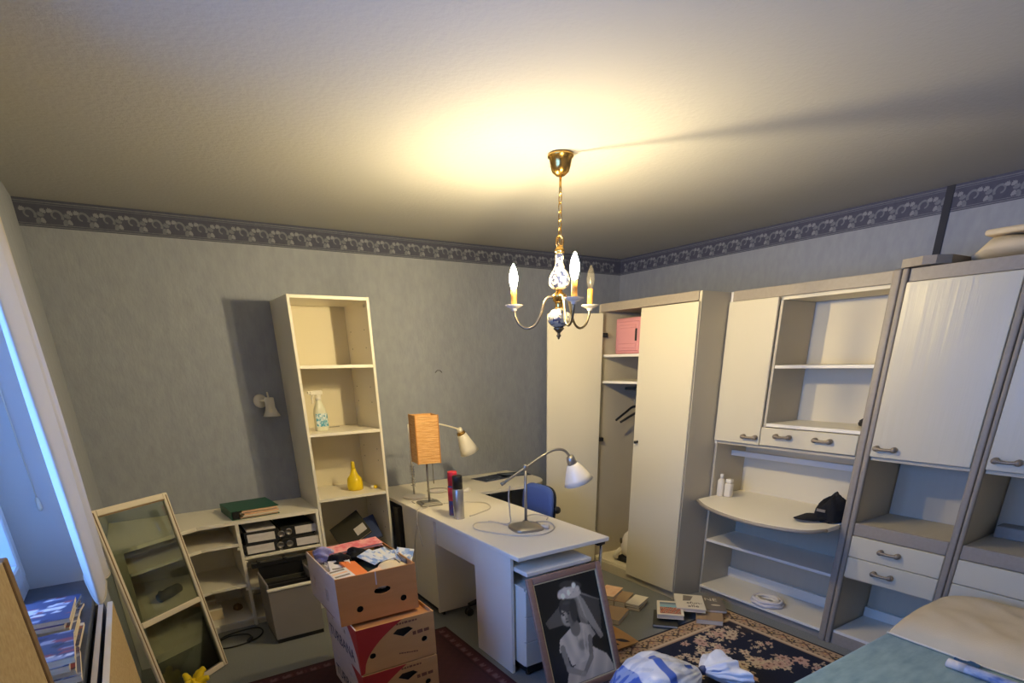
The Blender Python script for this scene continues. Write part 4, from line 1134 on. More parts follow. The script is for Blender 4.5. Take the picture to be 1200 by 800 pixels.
# ------------------------------------------------------------------ banana cartons
def plate_m(face, x0, y0):
    return face
def carton(label, x0, x1, y0, y1, z0, h, mf, ml, style):
    """open carton; front faces -y, left face looks to -x"""
    t = thing('carton', label, 'box', ((x0 + x1) / 2, (y0 + y1) / 2, z0), group='stacked fruit cartons')
    w, d = x1 - x0, y1 - y0
    th = .006
    FX = frame_m((1, 0, 0), (0, 0, 1), (x0, y0 + .0, z0))            # normal -y
    LX = frame_m((0, -1, 0), (0, 0, 1), (x0, y1, z0))                # normal -x
    oval = circ(w * .55, h * .62 if style else h * .58, .042, 20, .019)
    if style:
        oval = [(w * .58 - .055, h * .72), (w * .58 - .03, h * .80), (w * .58 + .03, h * .80), (w * .58 + .055, h * .72), (w * .58, h * .60)]
        holes = [oval, circ(w * .17, h * .36, .016), circ(w * .85, h * .42, .016)]
        lh = [circ(d * .22, h * .66, .014), circ(d * .62, h * .66, .014)]
    else:
        holes = [oval, circ(w * .25, h * .28, .017), circ(w * .81, h * .30, .017)]
        lh = [[(d * p + a, h * .30), (d * p + a + .011, h * .30), (d * p + a + .011, h * .56), (d * p + a, h * .56)] for p in (.20, .60) for a in (0, .032)]
    build('front_wall', M().plate([(0, 0), (w, 0), (w, h), (0, h)], holes, -th, 0, X=FX), mf, t)
    build('side_wall', M().plate([(.0005, 0), (d - th, 0), (d - th, h), (.0005, h)], lh, -th, 0, X=LX), ml, t)
    build('side_wall', M().box((x1 - th, y0 + th, z0), (x1, y1 - .0005, z0 + h)), mf, t)
    build('rear_wall', M().box((x0 + th, y1 - th, z0), (x1 - th, y1, z0 + h)), mf, t)
    build('bottom', M().box((x0 + th, y0 + th, z0 + .001), (x1 - th, y1 - th, z0 + .007)), mf, t)
    build('shade_block', M().box((x0 + .025, y0 + .025, z0 + .008), (x1 - .025, y1 - .025, z0 + h * (.84 if style else .5))), m_dark, t)  # dark block put inside so the carton holes look shaded
    if style:
        build('top_flap', M().box((x0 + .008, y0 + .008, z0 + h * .90), (x1 - .008, y1 - .008, z0 + h * .93)), m_card, t)
    if style:
        # red sweep round the near left corner, lettering
        def curve(k):
            return [(k * (1 - q) ** 1.9, q * h * .99) for q in [i / 12 for i in range(13)]]
        g = M()
        n = 14
        a = [(.0, 0.0)] + [(w * (.05 + .53 * (i / n) ** 1.25), h * (.03 + .97 * (i / n) ** .62)) for i in range(n + 1)] + [(0, h)]
        g.prism(a, .0003, .0009, X=FX)
        b_ = [(d, 0.0), (d, h)] + [(d - d * (.02 + .30 * (i / n) ** 1.25), h * (.03 + .97 * (i / n) ** .62)) for i in range(n, -1, -1)]
        g.prism(b_, .0003, .0009, X=LX)
        build('red_print', g, m_cred, t)
        g = M()
        g.text('TURBANA', .088, LX @ Matrix.Translation((d * .06, h * .16, .0004)), sx=1.02)
        build('lettering', g, m_cnavy, t)
        g = M()
        r_ = random.Random(4)
        for px, pz, n_, hh, rot_ in ((.50, .915, 7, .011, 0), (.70, .62, 3, .02, .05), (.50, .25, 8, .008, -.14)):
            Xr = FX @ Matrix.Translation((w * px, h * pz, .0002)) @ Matrix.Rotation(rot_, 4, 'Z')
            xx = 0
            for _ in range(n_):
                l_ = hh * r_.uniform(.7, 1.6)
                g.box((xx, -hh * .5, 0), (xx + l_, hh * r_.uniform(.3, .5), .0006), X=Xr)
                xx += l_ + hh * .35
        build('fine_print', g, m_cbrown, t)
    else:
        build('tape_seam', M().box((w * .475, h * .72, .0002), (w * .49, h, .0008), X=FX), m_cardl, t)
        g = M()
        g.box((d * .36, h * .02, .0002), (d * .78, h * .035, .0008), X=LX)
        build('fine_print', g, m_cbrown, t)
    return t
H = .24
carton('brown carton full of clutter, top of the three-box stack', -3.445, -3.047, -1.888, -1.375, .4885, H, m_card, m_cardl, 0)
carton('tan carton with red sweep, middle of the three-box stack', -3.405, -3.005, -1.968, -1.45, .2482, H, m_cardt, m_cardl, 1)
carton('tan carton with red sweep, bottom of the stack on red rug', -3.405, -3.010, -1.982, -1.465, .0078, H, m_cardt, m_cardl, 1)
# clutter in the top carton
def lump(name, label, cat, c, s_, m, seed, part='cloth', rz=0.0, amp=.22):
    r = random.Random(seed)
    ks = [(r.uniform(1, 5), r.uniform(1, 5), r.uniform(1, 5), r.uniform(0, 6)) for _ in range(5)]
    t = thing(name, label, cat, c)
    def f(u, v):
        a, b = 2 * pi * u, pi * v
        x, y, z = sin(b) * cos(a), sin(b) * sin(a), -cos(b)
        k = 1 + amp * sum(sin(p * x * 2 + q * y * 2 + w_ * z * 2 + o) for p, q, w_, o in ks) / 2.2
        X_, Y_ = x * s_[0] * k, y * s_[1] * k
        return (c[0] + X_ * cos(rz) - Y_ * sin(rz), c[1] + X_ * sin(rz) + Y_ * cos(rz), c[2] + s_[2] + z * s_[2] * min(k, 1.25))
    build(part, M().grid(f, 30, 16, wrapu=True), m, t)
    return t
lump('clothing', 'dark clothes filling the body of the open top carton', 'clothes', (-3.246, -1.63, .61), (.165, .22, .042), m_dcloth, 3, amp=.05)
lump('clothing', 'lilac crumpled cloth at the left back of the open carton', 'clothes', (-3.375, -1.475, .655), (.055, .06, .055), m_mauve, 5)
lump('handbag', 'black leather bag crumpled in the middle of the open carton', 'bag', (-3.335, -1.60, .65), (.055, .075, .055), m_cloth, 8, 'body')
lump('handbag', 'black folded pouch behind the orange booklet in the carton', 'bag', (-3.235, -1.565, .655), (.05, .05, .05), m_cloth, 12, 'body')
lump('clothing', 'pale green scrap of cloth at the left carton wall', 'clothes', (-3.405, -1.625, .66), (.026, .06, .03), m_label, 15)
lump('clothing', 'white cloth just inside the handle hole of the top carton', 'clothes', (-3.228, -1.85, .625), (.05, .026, .025), m_label, 33)
ob = slab('booklet', Matrix.Translation((-3.322, -1.872, .682)) @ Matrix.Rotation(radians(10), 4, 'Z') @ Matrix.Rotation(radians(12), 4, 'X') @ Matrix.Rotation(radians(12), 4, 'Y'), .085, .21, .012, m_orange, 'orange booklet lying across the open carton', cat='book')
for k, (x, y, rz, tz, lab) in enumerate(((-3.432, -1.80, 10, .690, 'white leaflet beside the orange booklet, undermost'), (-3.425, -1.872, -12, .698, 'white leaflet beside the orange booklet, uppermost'))):
    o = thing('leaflet', lab, 'paper', mtx=Matrix.Translation((x, y, tz)) @ Matrix.Rotation(radians(-rz), 4, 'Z') @ Matrix.Rotation(radians(12), 4, 'X'))
    build('sheet', M().box((0, 0, 0), (.105, .19 - .07 * k, .004), bev=.001), m_label, o, local=True)
    for j in range(4):
        build('text_block', M().box((.012, .022 + .026 * j, .004), (.09, .034 + .026 * j, .0046)), m_greyc if j % 2 else m_peach, o, local=True)
pk_ = slab('magazine', Matrix.Translation((-3.36, -1.52, .722)) @ Matrix.Rotation(radians(0), 4, 'Z') @ Matrix.Rotation(radians(4), 4, 'X') @ Matrix.Rotation(radians(-2), 4, 'Y'), .29, .11, .014, m_pinkm, 'pink magazine lying at the back of the open carton', cat='magazine')
bp_ = thing('packet', 'blue and white printed packets on dark cloth in the carton', 'packet', (-3.15, -1.72, .69))
for k in range(4):
    X = Matrix.Translation((-3.20 + .035 * k, -1.74 + .01 * (k % 2), .705 + .006 * (k % 2))) @ Matrix.Rotation(.5 - .35 * k, 4, 'Z') @ Matrix.Rotation(.22, 4, 'X') @ Matrix.Rotation(.12 * (k - 1.5), 4, 'Y')
    X2 = X @ Matrix.Diagonal((.09, .12, 1, 1))
    build('sheet', printed(M(), 14, 14, blotch([(214, 218, 224), (118, 150, 204), (150, 176, 214), (226, 222, 210)], 20 + k, .6, 1.2), X2, .005), m_vcolg, bp_)
    build('backing', M().box((0, 0, 0), (.09, .12, .0045), bev=.001, X=X), m_label, bp_)
bo = thing('bowl', 'cream round dish tucked in the right front of the carton', 'bowl', (-3.125, -1.815, .69))
build('dish', M().lathe([(.075, 0), (.074, .006), (.05, .016), (.02, .020), (.001, .020)], (0, 0, 0), 28, X=Matrix.Translation((-3.130, -1.80, .695)) @ Matrix.Rotation(radians(10), 4, 'X')), m_pillow, bo)
for k, (x, y, rz, lab) in enumerate(((-3.085, -1.60, 88, 'grey folder edge standing along the right carton wall, inner'), (-3.066, -1.60, 92, 'grey folder edge standing along the right carton wall, outer'))):
    o = thing('folder', lab, 'folder', (x, y, .60), (0, 0, radians(rz - 90)))
    build('cover', M().box((-.004, -.2, 0), (.004, .2, .118 + .008 * k), bev=.001), m_greyc, o, local=True)
tag(build('envelope', M().box((-.05, -.035, 0), (.05, .035, .004), X=Matrix.Translation((-3.215, -1.83, .700)) @ Matrix.Rotation(radians(30), 4, 'Z') @ Matrix.Rotation(radians(8), 4, 'X')), m_peach), 'peach paper scrap at the front rim of the open carton', 'paper')

# ------------------------------------------------------------------ framed portrait leaning on the desk
th_ = math.atan2(.227, .603)
PX = Matrix.Translation((-2.573, -2.378, .002)) @ Matrix.Rotation(pi / 2 - th_, 4, 'X')
pf = thing('framed_portrait', 'wood-framed grey portrait of a person in white veil and dress, leaning on desk', 'picture', mtx=PX)
W_, L_ = .494, .652
fwid = .036
for a, b in (((0, 0, 0), (fwid, L_, .018)), ((W_ - fwid, 0, 0), (W_, L_, .018)), ((fwid + .0004, 0, 0), (W_ - fwid - .0004, fwid, .018)), ((fwid + .0004, L_ - fwid, 0), (W_ - fwid - .0004, L_, .018))):
    build('frame_bar', M().box(a, b, bev=.005, seg=2), m_wood, pf, local=True)
f2 = fwid + .006
for a, b in (((fwid, fwid, .006), (f2, L_ - fwid, .013)), ((W_ - f2, fwid, .006), (W_ - fwid, L_ - fwid, .013)), ((f2, fwid, .006), (W_ - f2, f2, .013)), ((f2, L_ - f2, .006), (W_ - f2, L_ - fwid, .013))):
    build('fillet', M().box(a, b), m_gold, pf, local=True)
build('back_board', M().box((fwid - .003, fwid - .003, .001), (W_ - fwid + .003, L_ - fwid + .003, .005)), m_chipd, pf, local=True)
def soft(u, v, cx, cy, rx, ry, rot=0, k=7):
    dx, dy = u - cx, (v - cy)
    p, q = dx * cos(rot) + dy * sin(rot), -dx * sin(rot) + dy * cos(rot)
    d = sqrt((p / rx) ** 2 + (q / ry) ** 2)
    return max(0.0, min(1.0, (1 - d) * k))
def seg(u, v, a, b, r0, r1, k=8):
    ax, ay = a; bx, by = b
    L2 = (bx - ax) ** 2 + (by - ay) ** 2
    t = max(0, min(1, ((u - ax) * (bx - ax) + (v - ay) * (by - ay)) / L2))
    d = sqrt((u - ax - t * (bx - ax)) ** 2 + (v - ay - t * (by - ay)) ** 2)
    r = r0 + (r1 - r0) * t
    return max(0, min(1, (1 - d / r) * k))
def poly_in(u, v, P):
    c = False
    j = len(P) - 1
    for i in range(len(P)):
        if (P[i][1] > v) != (P[j][1] > v) and u < (P[j][0] - P[i][0]) * (v - P[i][1]) / (P[j][1] - P[i][1]) + P[i][0]:
            c = not c
        j = i
    return c
def portrait(u, v):
    """u left to right, v top to bottom; soft grey portrait"""
    g = 26 - 12 * abs(u - .5) + 22 * max(0, v - .55)
    def put(a, val):
        nonlocal g
        g = g * (1 - a) + val * a
    # veil behind
    if poly_in(u, v, [(.42, .20), (.06, .36), (.10, .42), (.36, .43)]): put(.55, 140)
    if poly_in(u, v, [(.60, .13), (.97, .29), (.95, .45), (.90, .62), (.62, .40)]): put(.42, 132)
    if poly_in(u, v, [(.60, .13), (.72, .24), (.93, .64), (.87, .66), (.68, .40)]): put(.62, 186)
    put(seg(u, v, (.61, .15), (.98, .29), .008, .006) * .6, 170)
    put(seg(u, v, (.60, .14), (.66, .46), .05, .06) * .6, 170)
    # skirt
    if poly_in(u, v, [(.18, 1.0), (.26, .86), (.45, .80), (.70, .70), (.92, .82), (1.0, .95), (1.0, 1.0)]): put(.95, 196 - 40 * abs(sin(13 * u + 8 * v)) * .5)
    # dress
    if poly_in(u, v, [(.40, .48), (.22, .55), (.18, .66), (.28, .68), (.33, .82), (.66, .82), (.72, .64), (.80, .60), (.74, .50), (.60, .45)]):
        put(.96, 188 + 7 * sin(26 * u + 9 * v + 3 * sin(7 * v)) + 6 * sin(44 * u - 17 * v) - 70 * max(0, (u - .52) * 2.0))
    put(soft(u, v, .56, .66, .09, .07, .3, 2) * .5, 82)
    put(seg(u, v, (.62, .50), (.58, .74), .018, .014) * .6, 190)
    put(seg(u, v, (.46, .47), (.50, .60), .02, .012) * .5, 150)
    # arms
    put(seg(u, v, (.24, .64), (.27, .84), .042, .036), 128)
    put(seg(u, v, (.27, .84), (.46, .92), .036, .028), 140)
    put(seg(u, v, (.70, .62), (.66, .80), .036, .034), 112)
    put(seg(u, v, (.66, .80), (.50, .93), .034, .026), 124)
    put(soft(u, v, .48, .925, .055, .026, .1), 138)
    for k in range(4): put(seg(u, v, (.45 + .02 * k, .915), (.44 + .025 * k, .955), .009, .007) * .8, 150)
    # neck and face
    put(seg(u, v, (.47, .40), (.50, .485), .06, .085), 110)
    put(soft(u, v, .405, .355, .098, .105, .12), 150)
    put(soft(u, v, .47, .38, .07, .09, .1, 3) * .75, 86)
    put(soft(u, v, .365, .345, .045, .05, 0, 2) * .5, 196)
    put(soft(u, v, .36, .30, .05, .02, -.1, 3) * .4, 196)
    # hair
    put(soft(u, v, .455, .25, .145, .075, .05), 66)
    put(soft(u, v, .53, .32, .065, .12, .2), 58)
    put(soft(u, v, .44, .235, .08, .02, .05, 2) * .5, 96)
    put(soft(u, v, .325, .285, .02, .05, 0) * .8, 52)
    # brows, eyes, nose, mouth
    for ex in (.355, .435):
        put(seg(u, v, (ex - .024, .317), (ex + .024, .314), .008, .006) * .8, 54)
        put(soft(u, v, ex, .335, .022, .010, 0, 4) * .9, 40)
    put(seg(u, v, (.392, .335), (.385, .378), .010, .014) * .45, 108)
    put(seg(u, v, (.385, .378), (.405, .380), .008, .008) * .6, 74)
    put(soft(u, v, .395, .408, .030, .010, .05, 4) * .85, 62)
    put(soft(u, v, .395, .435, .02, .010, 0, 2) * .4, 120)
    # flower crown
    put(soft(u, v, .56, .085, .19, .05, .15) * .9, 66)
    put(soft(u, v, .52, .150, .20, .060, .1), 186)
    for k in range(7):
        cx, cy = .36 + .050 * k, .155 + .026 * sin(k * 2.3) - .008 * k
        put(soft(u, v, cx, cy, .042, .034, 0, 3) * .95, 232 if k % 2 else 196)
        put(soft(u, v, cx + .02, cy + .022, .012, .010, 0, 2) * .6, 130)
    g = min(255, g * 1.12)
    return (g * 1.06, g * 1.0, g * .90)
PXr = Matrix.Translation((f2, L_ - f2, .0052)) @ Matrix.Diagonal((W_ - 2 * f2, -(L_ - 2 * f2), 1, 1))
gp = printed(M(), 84, 112, portrait, PXr, 0.0005)
gp.f = [f[::-1] for f in gp.f]
build('portrait_print', gp, m_vcolg, pf, local=True)

# ------------------------------------------------------------------ books on the floor
def book(label, x, y, z, rz, w, l, t, cover, tilt=0.0, tx=0.0, group=None):
    """w along local x (spine at x=0), l along y"""
    o = thing('book', label, 'book', mtx=Matrix.Translation((x, y, z)) @ Matrix.Rotation(radians(rz), 4, 'Z') @ Matrix.Rotation(radians(tx), 4, 'X') @ Matrix.Rotation(radians(tilt), 4, 'Y') @ Matrix.Translation((-w / 2, -l / 2, 0)), group=group)
    build('cover', M().box((0, 0, 0), (w, l, .0025), bev=.0006).box((0, 0, t - .0025), (w, l, t), bev=.0006).box((0, 0, .0025), (.003, l, t - .0025)), cover, o, local=True)
    build('pages', M().box((.0035, .003, .0026), (w - .003, l - .003, t - .0026)), m_paper, o, local=True)
    return o
G1 = 'books strewn beside the portrait'
book('grey thick book lying flat under the peach one', -1.41, -1.556, .001, -62, .13, .21, .042, m_greyc, group=G1)
book('peach covered book on top of the pile by the portrait', -1.41, -1.552, .0435, -64, .13, .20, .028, m_peach, group=G1)
book('brown narrow book pressed against the peach pile', -1.368, -1.657, .001, -62, .083, .20, .048, m_kraft, tilt=0, group=G1)
book('grey-brown book under the white one, right of the pile', -1.330, -1.752, .001, -63, .10, .19, .024, m_greyc, group=G1)
book('white covered book lying on a brown one, right of pile', -1.332, -1.752, .0255, -68, .10, .18, .022, m_whitec, group=G1)
book('tan book lying nearest the portrait frame', -1.60, -1.80, .001, -62, .15, .21, .038, m_kraft, group=G1)
book('small orange book at the far end of the strewn pile', -1.39, -1.40, .001, -70, .12, .17, .032, m_orange, group=G1)
G2 = 'books heaped at the rug corner'
book('lower cream book at the right end of the heap on the rug', -1.09, -2.185, .009, -50, .17, .24, .034, m_kraft, group=G2)
book('dark book under the photo-cover one at the rug corner', -1.36, -2.045, .009, -48, .16, .24, .018, m_olive, group=G2)
b = book('grey book with the letters NE, right of the heap', -.985, -2.105, .044, -42, .18, .25, .018, m_greyc, tilt=3, group=G2)
g = M()
g.text('NE', .07, Matrix.Translation((.055, .16, .0181)))
g.prism(circ(.12, .09, .032, 14, .012), .0181, .0186)
build('title', g, m_inkw, b, local=True)
b = book('white book with dark script title, middle of the heap', -1.13, -2.045, .064, -44, .19, .25, .024, m_whitec, tilt=2, group=G2)
g = M()
g.text('efun-', .052, Matrix.Translation((.07, .085, .0241)) @ Matrix.Rotation(.05, 4, 'Z'))
g.text('alle', .056, Matrix.Translation((.075, .03, .0241)) @ Matrix.Rotation(.05, 4, 'Z'))
build('title', g, m_ink, b, local=True)
build('cover_image', M().prism([(.05, .13), (.10, .14), (.125, .22), (.06, .23)], .0241, .0246), m_greyc, b, local=True)
b = book('book with coastal photo cover, left of the heap', -1.305, -2.03, .050, -46, .17, .235, .030, m_whitec, tilt=0, group=G2)
def coast(u, v):
    if v > .72: return (106, 124, 138) if v > .86 else (150, 172, 182)
    if v > .56: return (140, 186, 196)
    r = sin(31 * u + 9 * v) * sin(23 * v + 5 * u)
    return (166, 84, 62) if r > .1 else ((196, 150, 124) if r > -.5 else (90, 70, 64))
build('cover_photo', printed(M(), 24, 24, coast, Matrix.Translation((.018, .022, 0)) @ Matrix.Diagonal((.134, .185, 1, 1)), .0306), m_vcol, b, local=True)
build('cover_title', M().text('MALLORCA', .018, Matrix.Translation((.035, .185, .031)), ext=.0002), m_inkw, b, local=True) if False else None

# ------------------------------------------------------------------ plastic bag
from mathutils import noise as mnoise
pb = thing('plastic_bag', 'knotted white carrier bag with blue stripes on the floral rug', 'bag', (-2.06, -2.69, .009))
KN = Vector((-1.85, -2.74, .125))
bc_ = Vector((-2.10, -2.69, .12))
BLUE, BLU2, WHT, WH2 = (70, 104, 186), (150, 168, 210), (226, 228, 234), (206, 212, 226)
ax = (KN - bc_).normalized()
e1 = ax.cross(Vector((0, 0, 1))).normalized(); e2 = e1.cross(ax)
def bagf(u, v):
    a = 2 * pi * u
    s = v
    r = sin(pi * min(1, .04 + s * .92)) ** .7 if s < .98 else .10
    if s > .6: r = max(.09, r * (1 - .5 * (s - .6)))
    P = Vector((cos(a) * 2.2, sin(a) * 2.2, s * 3))
    fold = 1 + .09 * mnoise.noise(P * .9) + .05 * mnoise.noise(P * 2.3)
    fold += (.035 + .16 * max(0, s - .35)) * mnoise.noise(Vector((cos(a) * 5.5, sin(a) * 5.5, s * 1.1 + 7)))
    c = bc_ + ax * ((s - .57) * .50)
    p = c + (e1 * cos(a) * .20 + e2 * sin(a) * .135) * r * fold
    p.z += .012 * mnoise.noise(p * 14)
    if p.z < .0095: p.z = .0095
    return p
NU, NV = 220, 90
g = M()
g.grid(bagf, NU, NV, wrapu=True)
cs = []
for j in range(NV + 1):
    for i in range(NU):
        a = (i / NU + .012 * sin(5 * j / NV)) % 1; s = j / NV
        n_l = mnoise.noise(Vector((i / NU * 30, s * 9, 2)))
        c = WHT if n_l > -.12 else WH2
        if .44 < s < .53 and (.12 < a < .30 or .55 < a < .7): c = BLUE
        elif s < .22: c = BLU2 if n_l > 0 else BLUE
        elif .75 < s < .86 and (.16 < a < .20 or .3 < a < .33): c = BLUE
        cs.append(lin(c))
g.c = cs
build('bag_body', g, m_bagv, pb)
g = M(); cs = []
kd = Vector((.96, -.16, .10)).normalized()
f1 = kd.cross(Vector((0, 0, 1))).normalized(); f2_ = f1.cross(kd)
def tailf(u, v):
    a = 2 * pi * u
    n1 = mnoise.noise(Vector((cos(a) * 3.2, sin(a) * 3.2, v * 1.2)))
    r = .016 + .115 * (v ** .75) * (1 + .45 * n1) - .05 * max(0, v - .75)
    p = KN + kd * (v * .145 - .01) + (f1 * cos(a) * 1.2 + f2_ * sin(a) * .62) * r + Vector((0, -.05 * v, -.015 * v + .01 * mnoise.noise(Vector((u * 9, v * 5, 3)))))
    if p.z < .0105: p.z = .0105
    return p
g.grid(tailf, 96, 22, wrapu=True)
for j in range(23):
    for i in range(96):
        cs.append(lin(BLU2 if (.1 < i / 96 < .13 and 3 < j < 9) else (228, 230, 234)))
g.c = cs
build('bag_tail', g, m_bagv, pb)
build('knot', M().lathe([(.012, -.02), (.024, -.012), (.027, 0), (.024, .012), (.012, .02)], (0, 0, 0), 16, X=frame_m(f1, f2_, KN)), m_bluec, pb)

# ------------------------------------------------------------------ bed
bd = thing('bed', 'bed with teal towelling cover in the near right corner', 'bed', (-1.85, -3.8, 0))
build('frame', M().box((-2.86, -4.235, .12), (-.80, -3.345, .26), bev=.01), m_trim, bd)
for x in (-2.80, -.84):
    for y in (-4.18, -3.40):
        build('leg', M().box((x - .03, y - .03, 0), (x + .03, y + .03, .119), bev=.004), m_trim, bd)
def matt(a, b):
    g = M()
    def f(u, v):
        x = a[0] + (b[0] - a[0]) * u; y = a[1] + (b[1] - a[1]) * v
        return x, y
    g.box(a, b, bev=.03, seg=4)
    return g
build('mattress', matt((-2.85, -4.24, .262), (-.80, -3.33, .452)), m_teal, bd)
pw = thing('pillow', 'large cream pillow at the head of the teal bed', 'pillow', (-1.1, -3.72, .453))
def pil(u, v, top):
    x, y = (u - .5) * 2, (v - .5) * 2
    e = max(0, (1 - x ** 4) * (1 - y ** 6)) ** .55
    wr_ = .003 * sin(7 * x + 3 * y + 2 * sin(4 * y)) * e + .0025 * sin(15 * y - 9 * x + sin(8 * x)) * e
    z = .458 + ((.10 * e + wr_) if top else -.004 * e)
    z += .035 * max(0, x) * e
    return (-1.105 + x * .29 * (1 - .05 * y * y), -3.76 + y * .43 * (1 - .04 * x * x), z)
build('pillow_case', M().grid(lambda u, v: pil(u, v, True), 40, 50).grid(lambda u, v: pil(1 - u, v, False), 40, 50), m_pillow, pw)
seam = []
for i in range(80):
    t = i / 80 * 4
    k = int(t); f = t - k
    x, y = ((-1 + 2 * f, -1), (1, -1 + 2 * f), (1 - 2 * f, 1), (-1, 1 - 2 * f))[k]
    seam.append((-1.105 + x * .29 * (1 - .05 * y * y), -3.76 + y * .43 * (1 - .04 * x * x), .459))
build('piping', M().tube(seam, .0045, 6, closed=True), m_whitec, pw)
tu = thing('poster_roll', 'blue and white rolled poster lying on the teal bed', 'roll', (-1.52, -3.76, .453))
ta, tb = Vector((-1.500, -3.625, .472)), Vector((-1.51, -4.08, .472))
g = M().tube([ta.lerp(tb, t) for t in [i / 10 for i in range(11)]], .018, 18)
build('rolled_sheet', g, mat('poster_blue', (88, 112, 164), .5, noise=((30, 12, 30), .12), rgb2=(206, 210, 220)), tu)
build('white_end', M().tube([ta.lerp(tb, .004), ta.lerp(tb, .14)], .0186, 18), m_label, tu)
fo = thing('blue_wrapper', 'small dark blue wrapper between pillow and poster roll', 'wrapper', (-1.43, -3.66, .4525))
build('foil', M().grid(lambda u, v: (-1.465 + .07 * u, -3.62 - .09 * v, .4545 + .010 * sin(6 * u + 3 * v) ** 2), 12, 12), mat('wrapper_blue', (36, 84, 130), .3), fo)

# ------------------------------------------------------------------ glass door, boards, magazines, curtain at the window
e_ = Vector((-.767, -.641, 0)); n_ = Vector((.641, -.767, 0))
tl = radians(98)
upd = n_ * cos(tl) + Vector((0, 0, sin(tl)))
GX = frame_m(-e_, upd, Vector((-3.92, -.928, .002)) + e_ * .43 + n_ * .012)      # local x runs towards the right
gd = thing('cabinet_door', 'cream-framed smoked glass cabinet door leaning by the curtain', 'door', mtx=GX)
GW, GH, st = .43, 1.035, .030
def gb(nm, a, b, m=m_cream): return build(nm, M().box(a, b, bev=.003), m, gd, local=True)
gb('stile', (0, 0, 0), (st, GH, .020)); gb('stile', (GW - st, 0, 0), (GW, GH, .020))
gb('top_rail', (st, GH - st, 0), (GW - st, GH, .020)); gb('bottom_rail', (st, 0, 0), (GW - st, st, .020))
gb('middle_rail', (st, .415, 0), (GW - st, .445, .020))
for a, b in (((st, st, .008), (GW - st, .415, .012)), ((st, .445, .008), (GW - st, GH - st, .012))):
    build('pane', M().box(a, b), m_smoke, gd, local=True)
for a, b in (((st, GH - st - .006, .0202), (GW - st, GH - st, .023)), ((st * .35, .01, .0202), (st * .5, GH - .01, .022)), ((GW - st * .5, .01, .0202), (GW - st * .35, GH - .01, .022))):
    build('bead', M().box(a, b), m_chipd, gd, local=True)
def leaning_board(label, x_top, x_bot, y0, y1, h, t, mf, me):
    o = thing('board', label, 'board', ((x_top + x_bot) / 2, (y0 + y1) / 2, 0), group='boards leaning at the window sill')
    sl = (x_bot - x_top) / h
    X = Matrix(((1, 0, -sl, x_bot), (0, 1, 0, 0), (0, 0, 1, .001), (0, 0, 0, 1)))
    build('panel', M().box((-t + .001, y0 + .002, .0), (-.001, y1 - .002, h - .003), X=X), mf, o)
    build('edge_strip', M().box((-t, y0, h - .003), (0, y1, h), X=X).box((-t, y1 - .002, 0), (0, y1, h - .003), X=X).box((-t, y0, 0), (0, y0 + .002, h - .003), X=X), me, o)
    return o
leaning_board('narrow dark green board leaning closest to the window sill', -4.322, -4.312, -2.95, -1.80, .80, .014, m_boardg, m_dark)
leaning_board('board with white edge, second from the window sill', -4.292, -4.272, -2.95, -1.90, .85, .014, m_bluec, m_boardw)
leaning_board('bare particle board with pale edge, farthest from the sill', -4.262, -4.235, -2.95, -1.955, .855, .016, m_chip, m_cream)
nb = thing('tall_board', 'tall bare board with brown edge at the bottom left', 'board', (-4.30, -3.3, 0))
build('panel', M().box((-4.322, -3.36, .001), (-4.306, -3.02, 1.32)), m_chip, nb)
build('edge_strip', M().box((-4.3225, -3.018, .001), (-4.303, -2.985, 1.32), bev=.002), m_chipd, nb)

magc = [[(66, 72, 112), (150, 156, 182), (216, 216, 222), (42, 46, 74), (146, 74, 84)], [(84, 94, 134), (206, 208, 218), (40, 44, 72), (150, 160, 190), (104, 84, 116)]]
def magazine(x, y, z, rz, t, seed, label, w=.135, l=.20):
    X = Matrix.Translation((x, y, z)) @ Matrix.Rotation(rz, 4, 'Z') @ Matrix.Translation((-w / 2, -l / 2, 0))
    o = thing('magazine', label, 'magazine', mtx=X, group='magazines on the window sill')
    build('pages', M().box((.001, .001, 0), (w - .001, l - .001, t - .0006), bev=.0008), m_paper, o, local=True)
    cov = M()
    cov.box((0, 0, t - .0005), (w, l, t))
    build('cover', printed(M(), 18, 24, blotch(magc[seed % 2], seed, 1.1, .35), Matrix.Diagonal((w, l, 1, 1)), t + .0002), m_vcolg, o, local=True)
    return o
ORD = ('bottom', 'second', 'third', 'fourth', 'fifth', 'sixth', 'seventh', 'eighth')
for st_, (x, y, n, lab) in enumerate(((-4.425, -2.075, 5, 'far'), (-4.405, -2.30, 8, 'middle'), (-4.395, -2.54, 5, 'near'))):
    z = WZ0 + .031
    for k in range(n):
        t = .010 + .004 * ((k * 3 + st_) % 3)
        if k == n - 1: pos = 'uppermost'
        else: pos = ORD[k] + (' from the bottom' if k else '')
        magazine(x + .008 * ((k * 5) % 3 - 1), y + .008 * ((k * 7) % 3 - 1), z, radians(-6 + 5 * ((k * 4 + st_) % 4)), t, 30 + 7 * st_ + k, 'blue and white covered magazine, %s in the %s sill stack' % (pos, lab))
        z += t + .0008

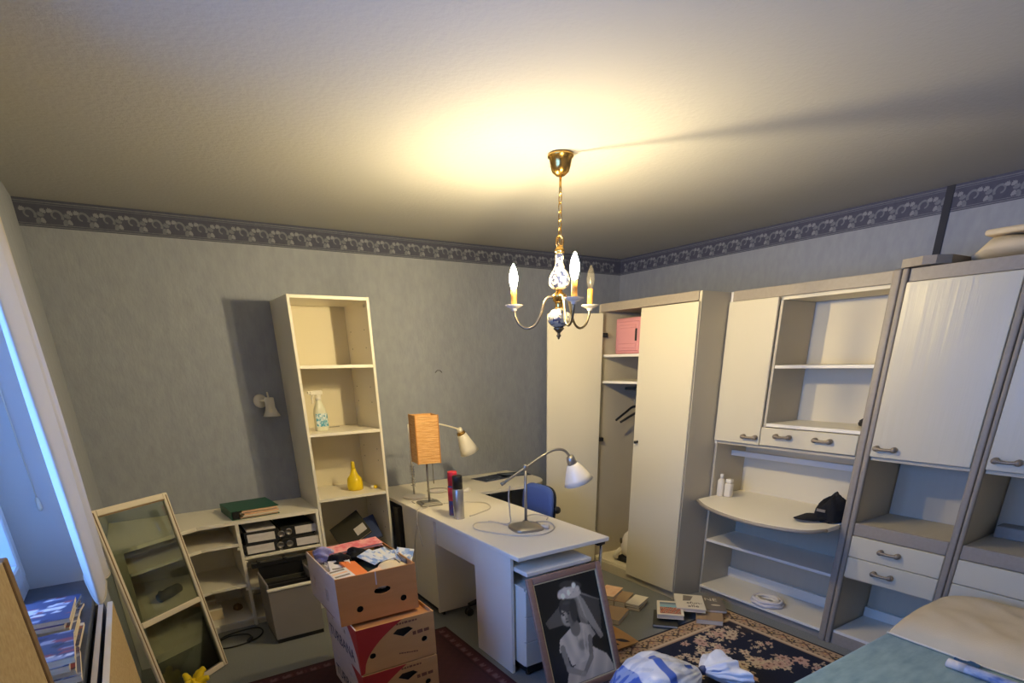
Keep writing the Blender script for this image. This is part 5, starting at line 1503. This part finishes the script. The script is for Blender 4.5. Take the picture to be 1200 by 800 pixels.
# curtain gathered at the far side of the window
ct = thing('curtain', 'pale gathered curtain hanging at the far side of the window', 'curtain', (-4.30, -1.8, .9))
path = spline([(-4.337, -1.80, 0), (-4.322, -1.95, 0), (-4.292, -2.11, 0), (-4.268, -2.07, 0), (-4.262, -1.95, 0), (-4.280, -1.87, 0), (-4.262, -1.79, 0), (-4.284, -1.71, 0), (-4.272, -1.61, 0), (-4.296, -1.52, 0), (-4.290, -1.42, 0), (-4.322, -1.36, 0)], 10)
def cur(u, v):
    k = u * (len(path) - 1); i = min(len(path) - 2, int(k)); t = k - i
    p = path[i].lerp(path[i + 1], t)
    zb = .925 + .012 * sin(u * 22)
    z = 2.46 + (zb - 2.46) * v
    c = -4.322
    spread = .90 + .12 * v + .04 * sin(5 * v + 9 * u)
    x = min(-4.232, max(-4.336, c + (p.x - c) * spread + .004 * sin(14 * u + 6 * v)))
    y = -1.80 + (p.y + 1.80) * (.96 + .06 * v) + .012 * sin(3 * v + 5 * u)
    return (x, y, z)
g = M().grid(cur, 100, 40)
build('cloth', g, m_curt, ct)
build('hem', M().tube([cur(i / 100, 1.0) for i in range(101)], .0035, 6), m_curt, ct)
build('curtain_rail', M().box((-4.325, -3.7, 2.462), (-4.285, -1.2, 2.486), bev=.003), m_lampw, ct)
bcd = thing('blind_cord', 'thin blind cord with a small weight against the blue recess', 'cord', (-4.42, -1.632, 1.15))
build('string', M().tube([(-4.42, -1.636, 2.20), (-4.42, -1.636, 1.20)], .0022, 6), m_lampw, bcd)
build('weight', M().lathe([(.003, 1.205), (.007, 1.195), (.008, 1.165), (.004, 1.155), (.001, 1.154)], (-4.42, -1.638, 0), 12), m_lampw, bcd)
# yellow rubber glove lying by the glass door
yg = thing('rubber_glove', 'crumpled bright yellow rubber glove in front of the glass door', 'glove', (-4.08, -1.22, .001))
GP = Vector((-4.10, -1.215, .0))
def gl(u, v):
    a, b = 2 * pi * u, pi * v
    k = 1 + .16 * sin(3 * a + 2 * b) + .10 * sin(6 * a - 3 * b)
    return (GP.x + .065 * sin(b) * cos(a) * k, GP.y + .055 * sin(b) * sin(a) * k, .001 + .045 * (1 - cos(b)) * (1 + .1 * sin(4 * a)))
build('palm', M().grid(gl, 30, 16, wrapu=True), m_yellow, yg)
for k, (dx, dy, dz) in enumerate(((.055, .02, .06), (.035, .05, .035), (.06, -.02, .03), (-.02, .06, .03), (.01, -.06, .02))):
    a = GP + Vector((dx * .4, dy * .4, .055 + dz * .2)); b = GP + Vector((dx, dy, .06 + dz)); c = GP + Vector((dx * 1.35, dy * 1.3, .055 + dz * 1.25))
    build('finger', M().tube(spline([a, b, c], 4), [.020] * 4 + [.016] * 4 + [.011], 10), m_yellow, yg)
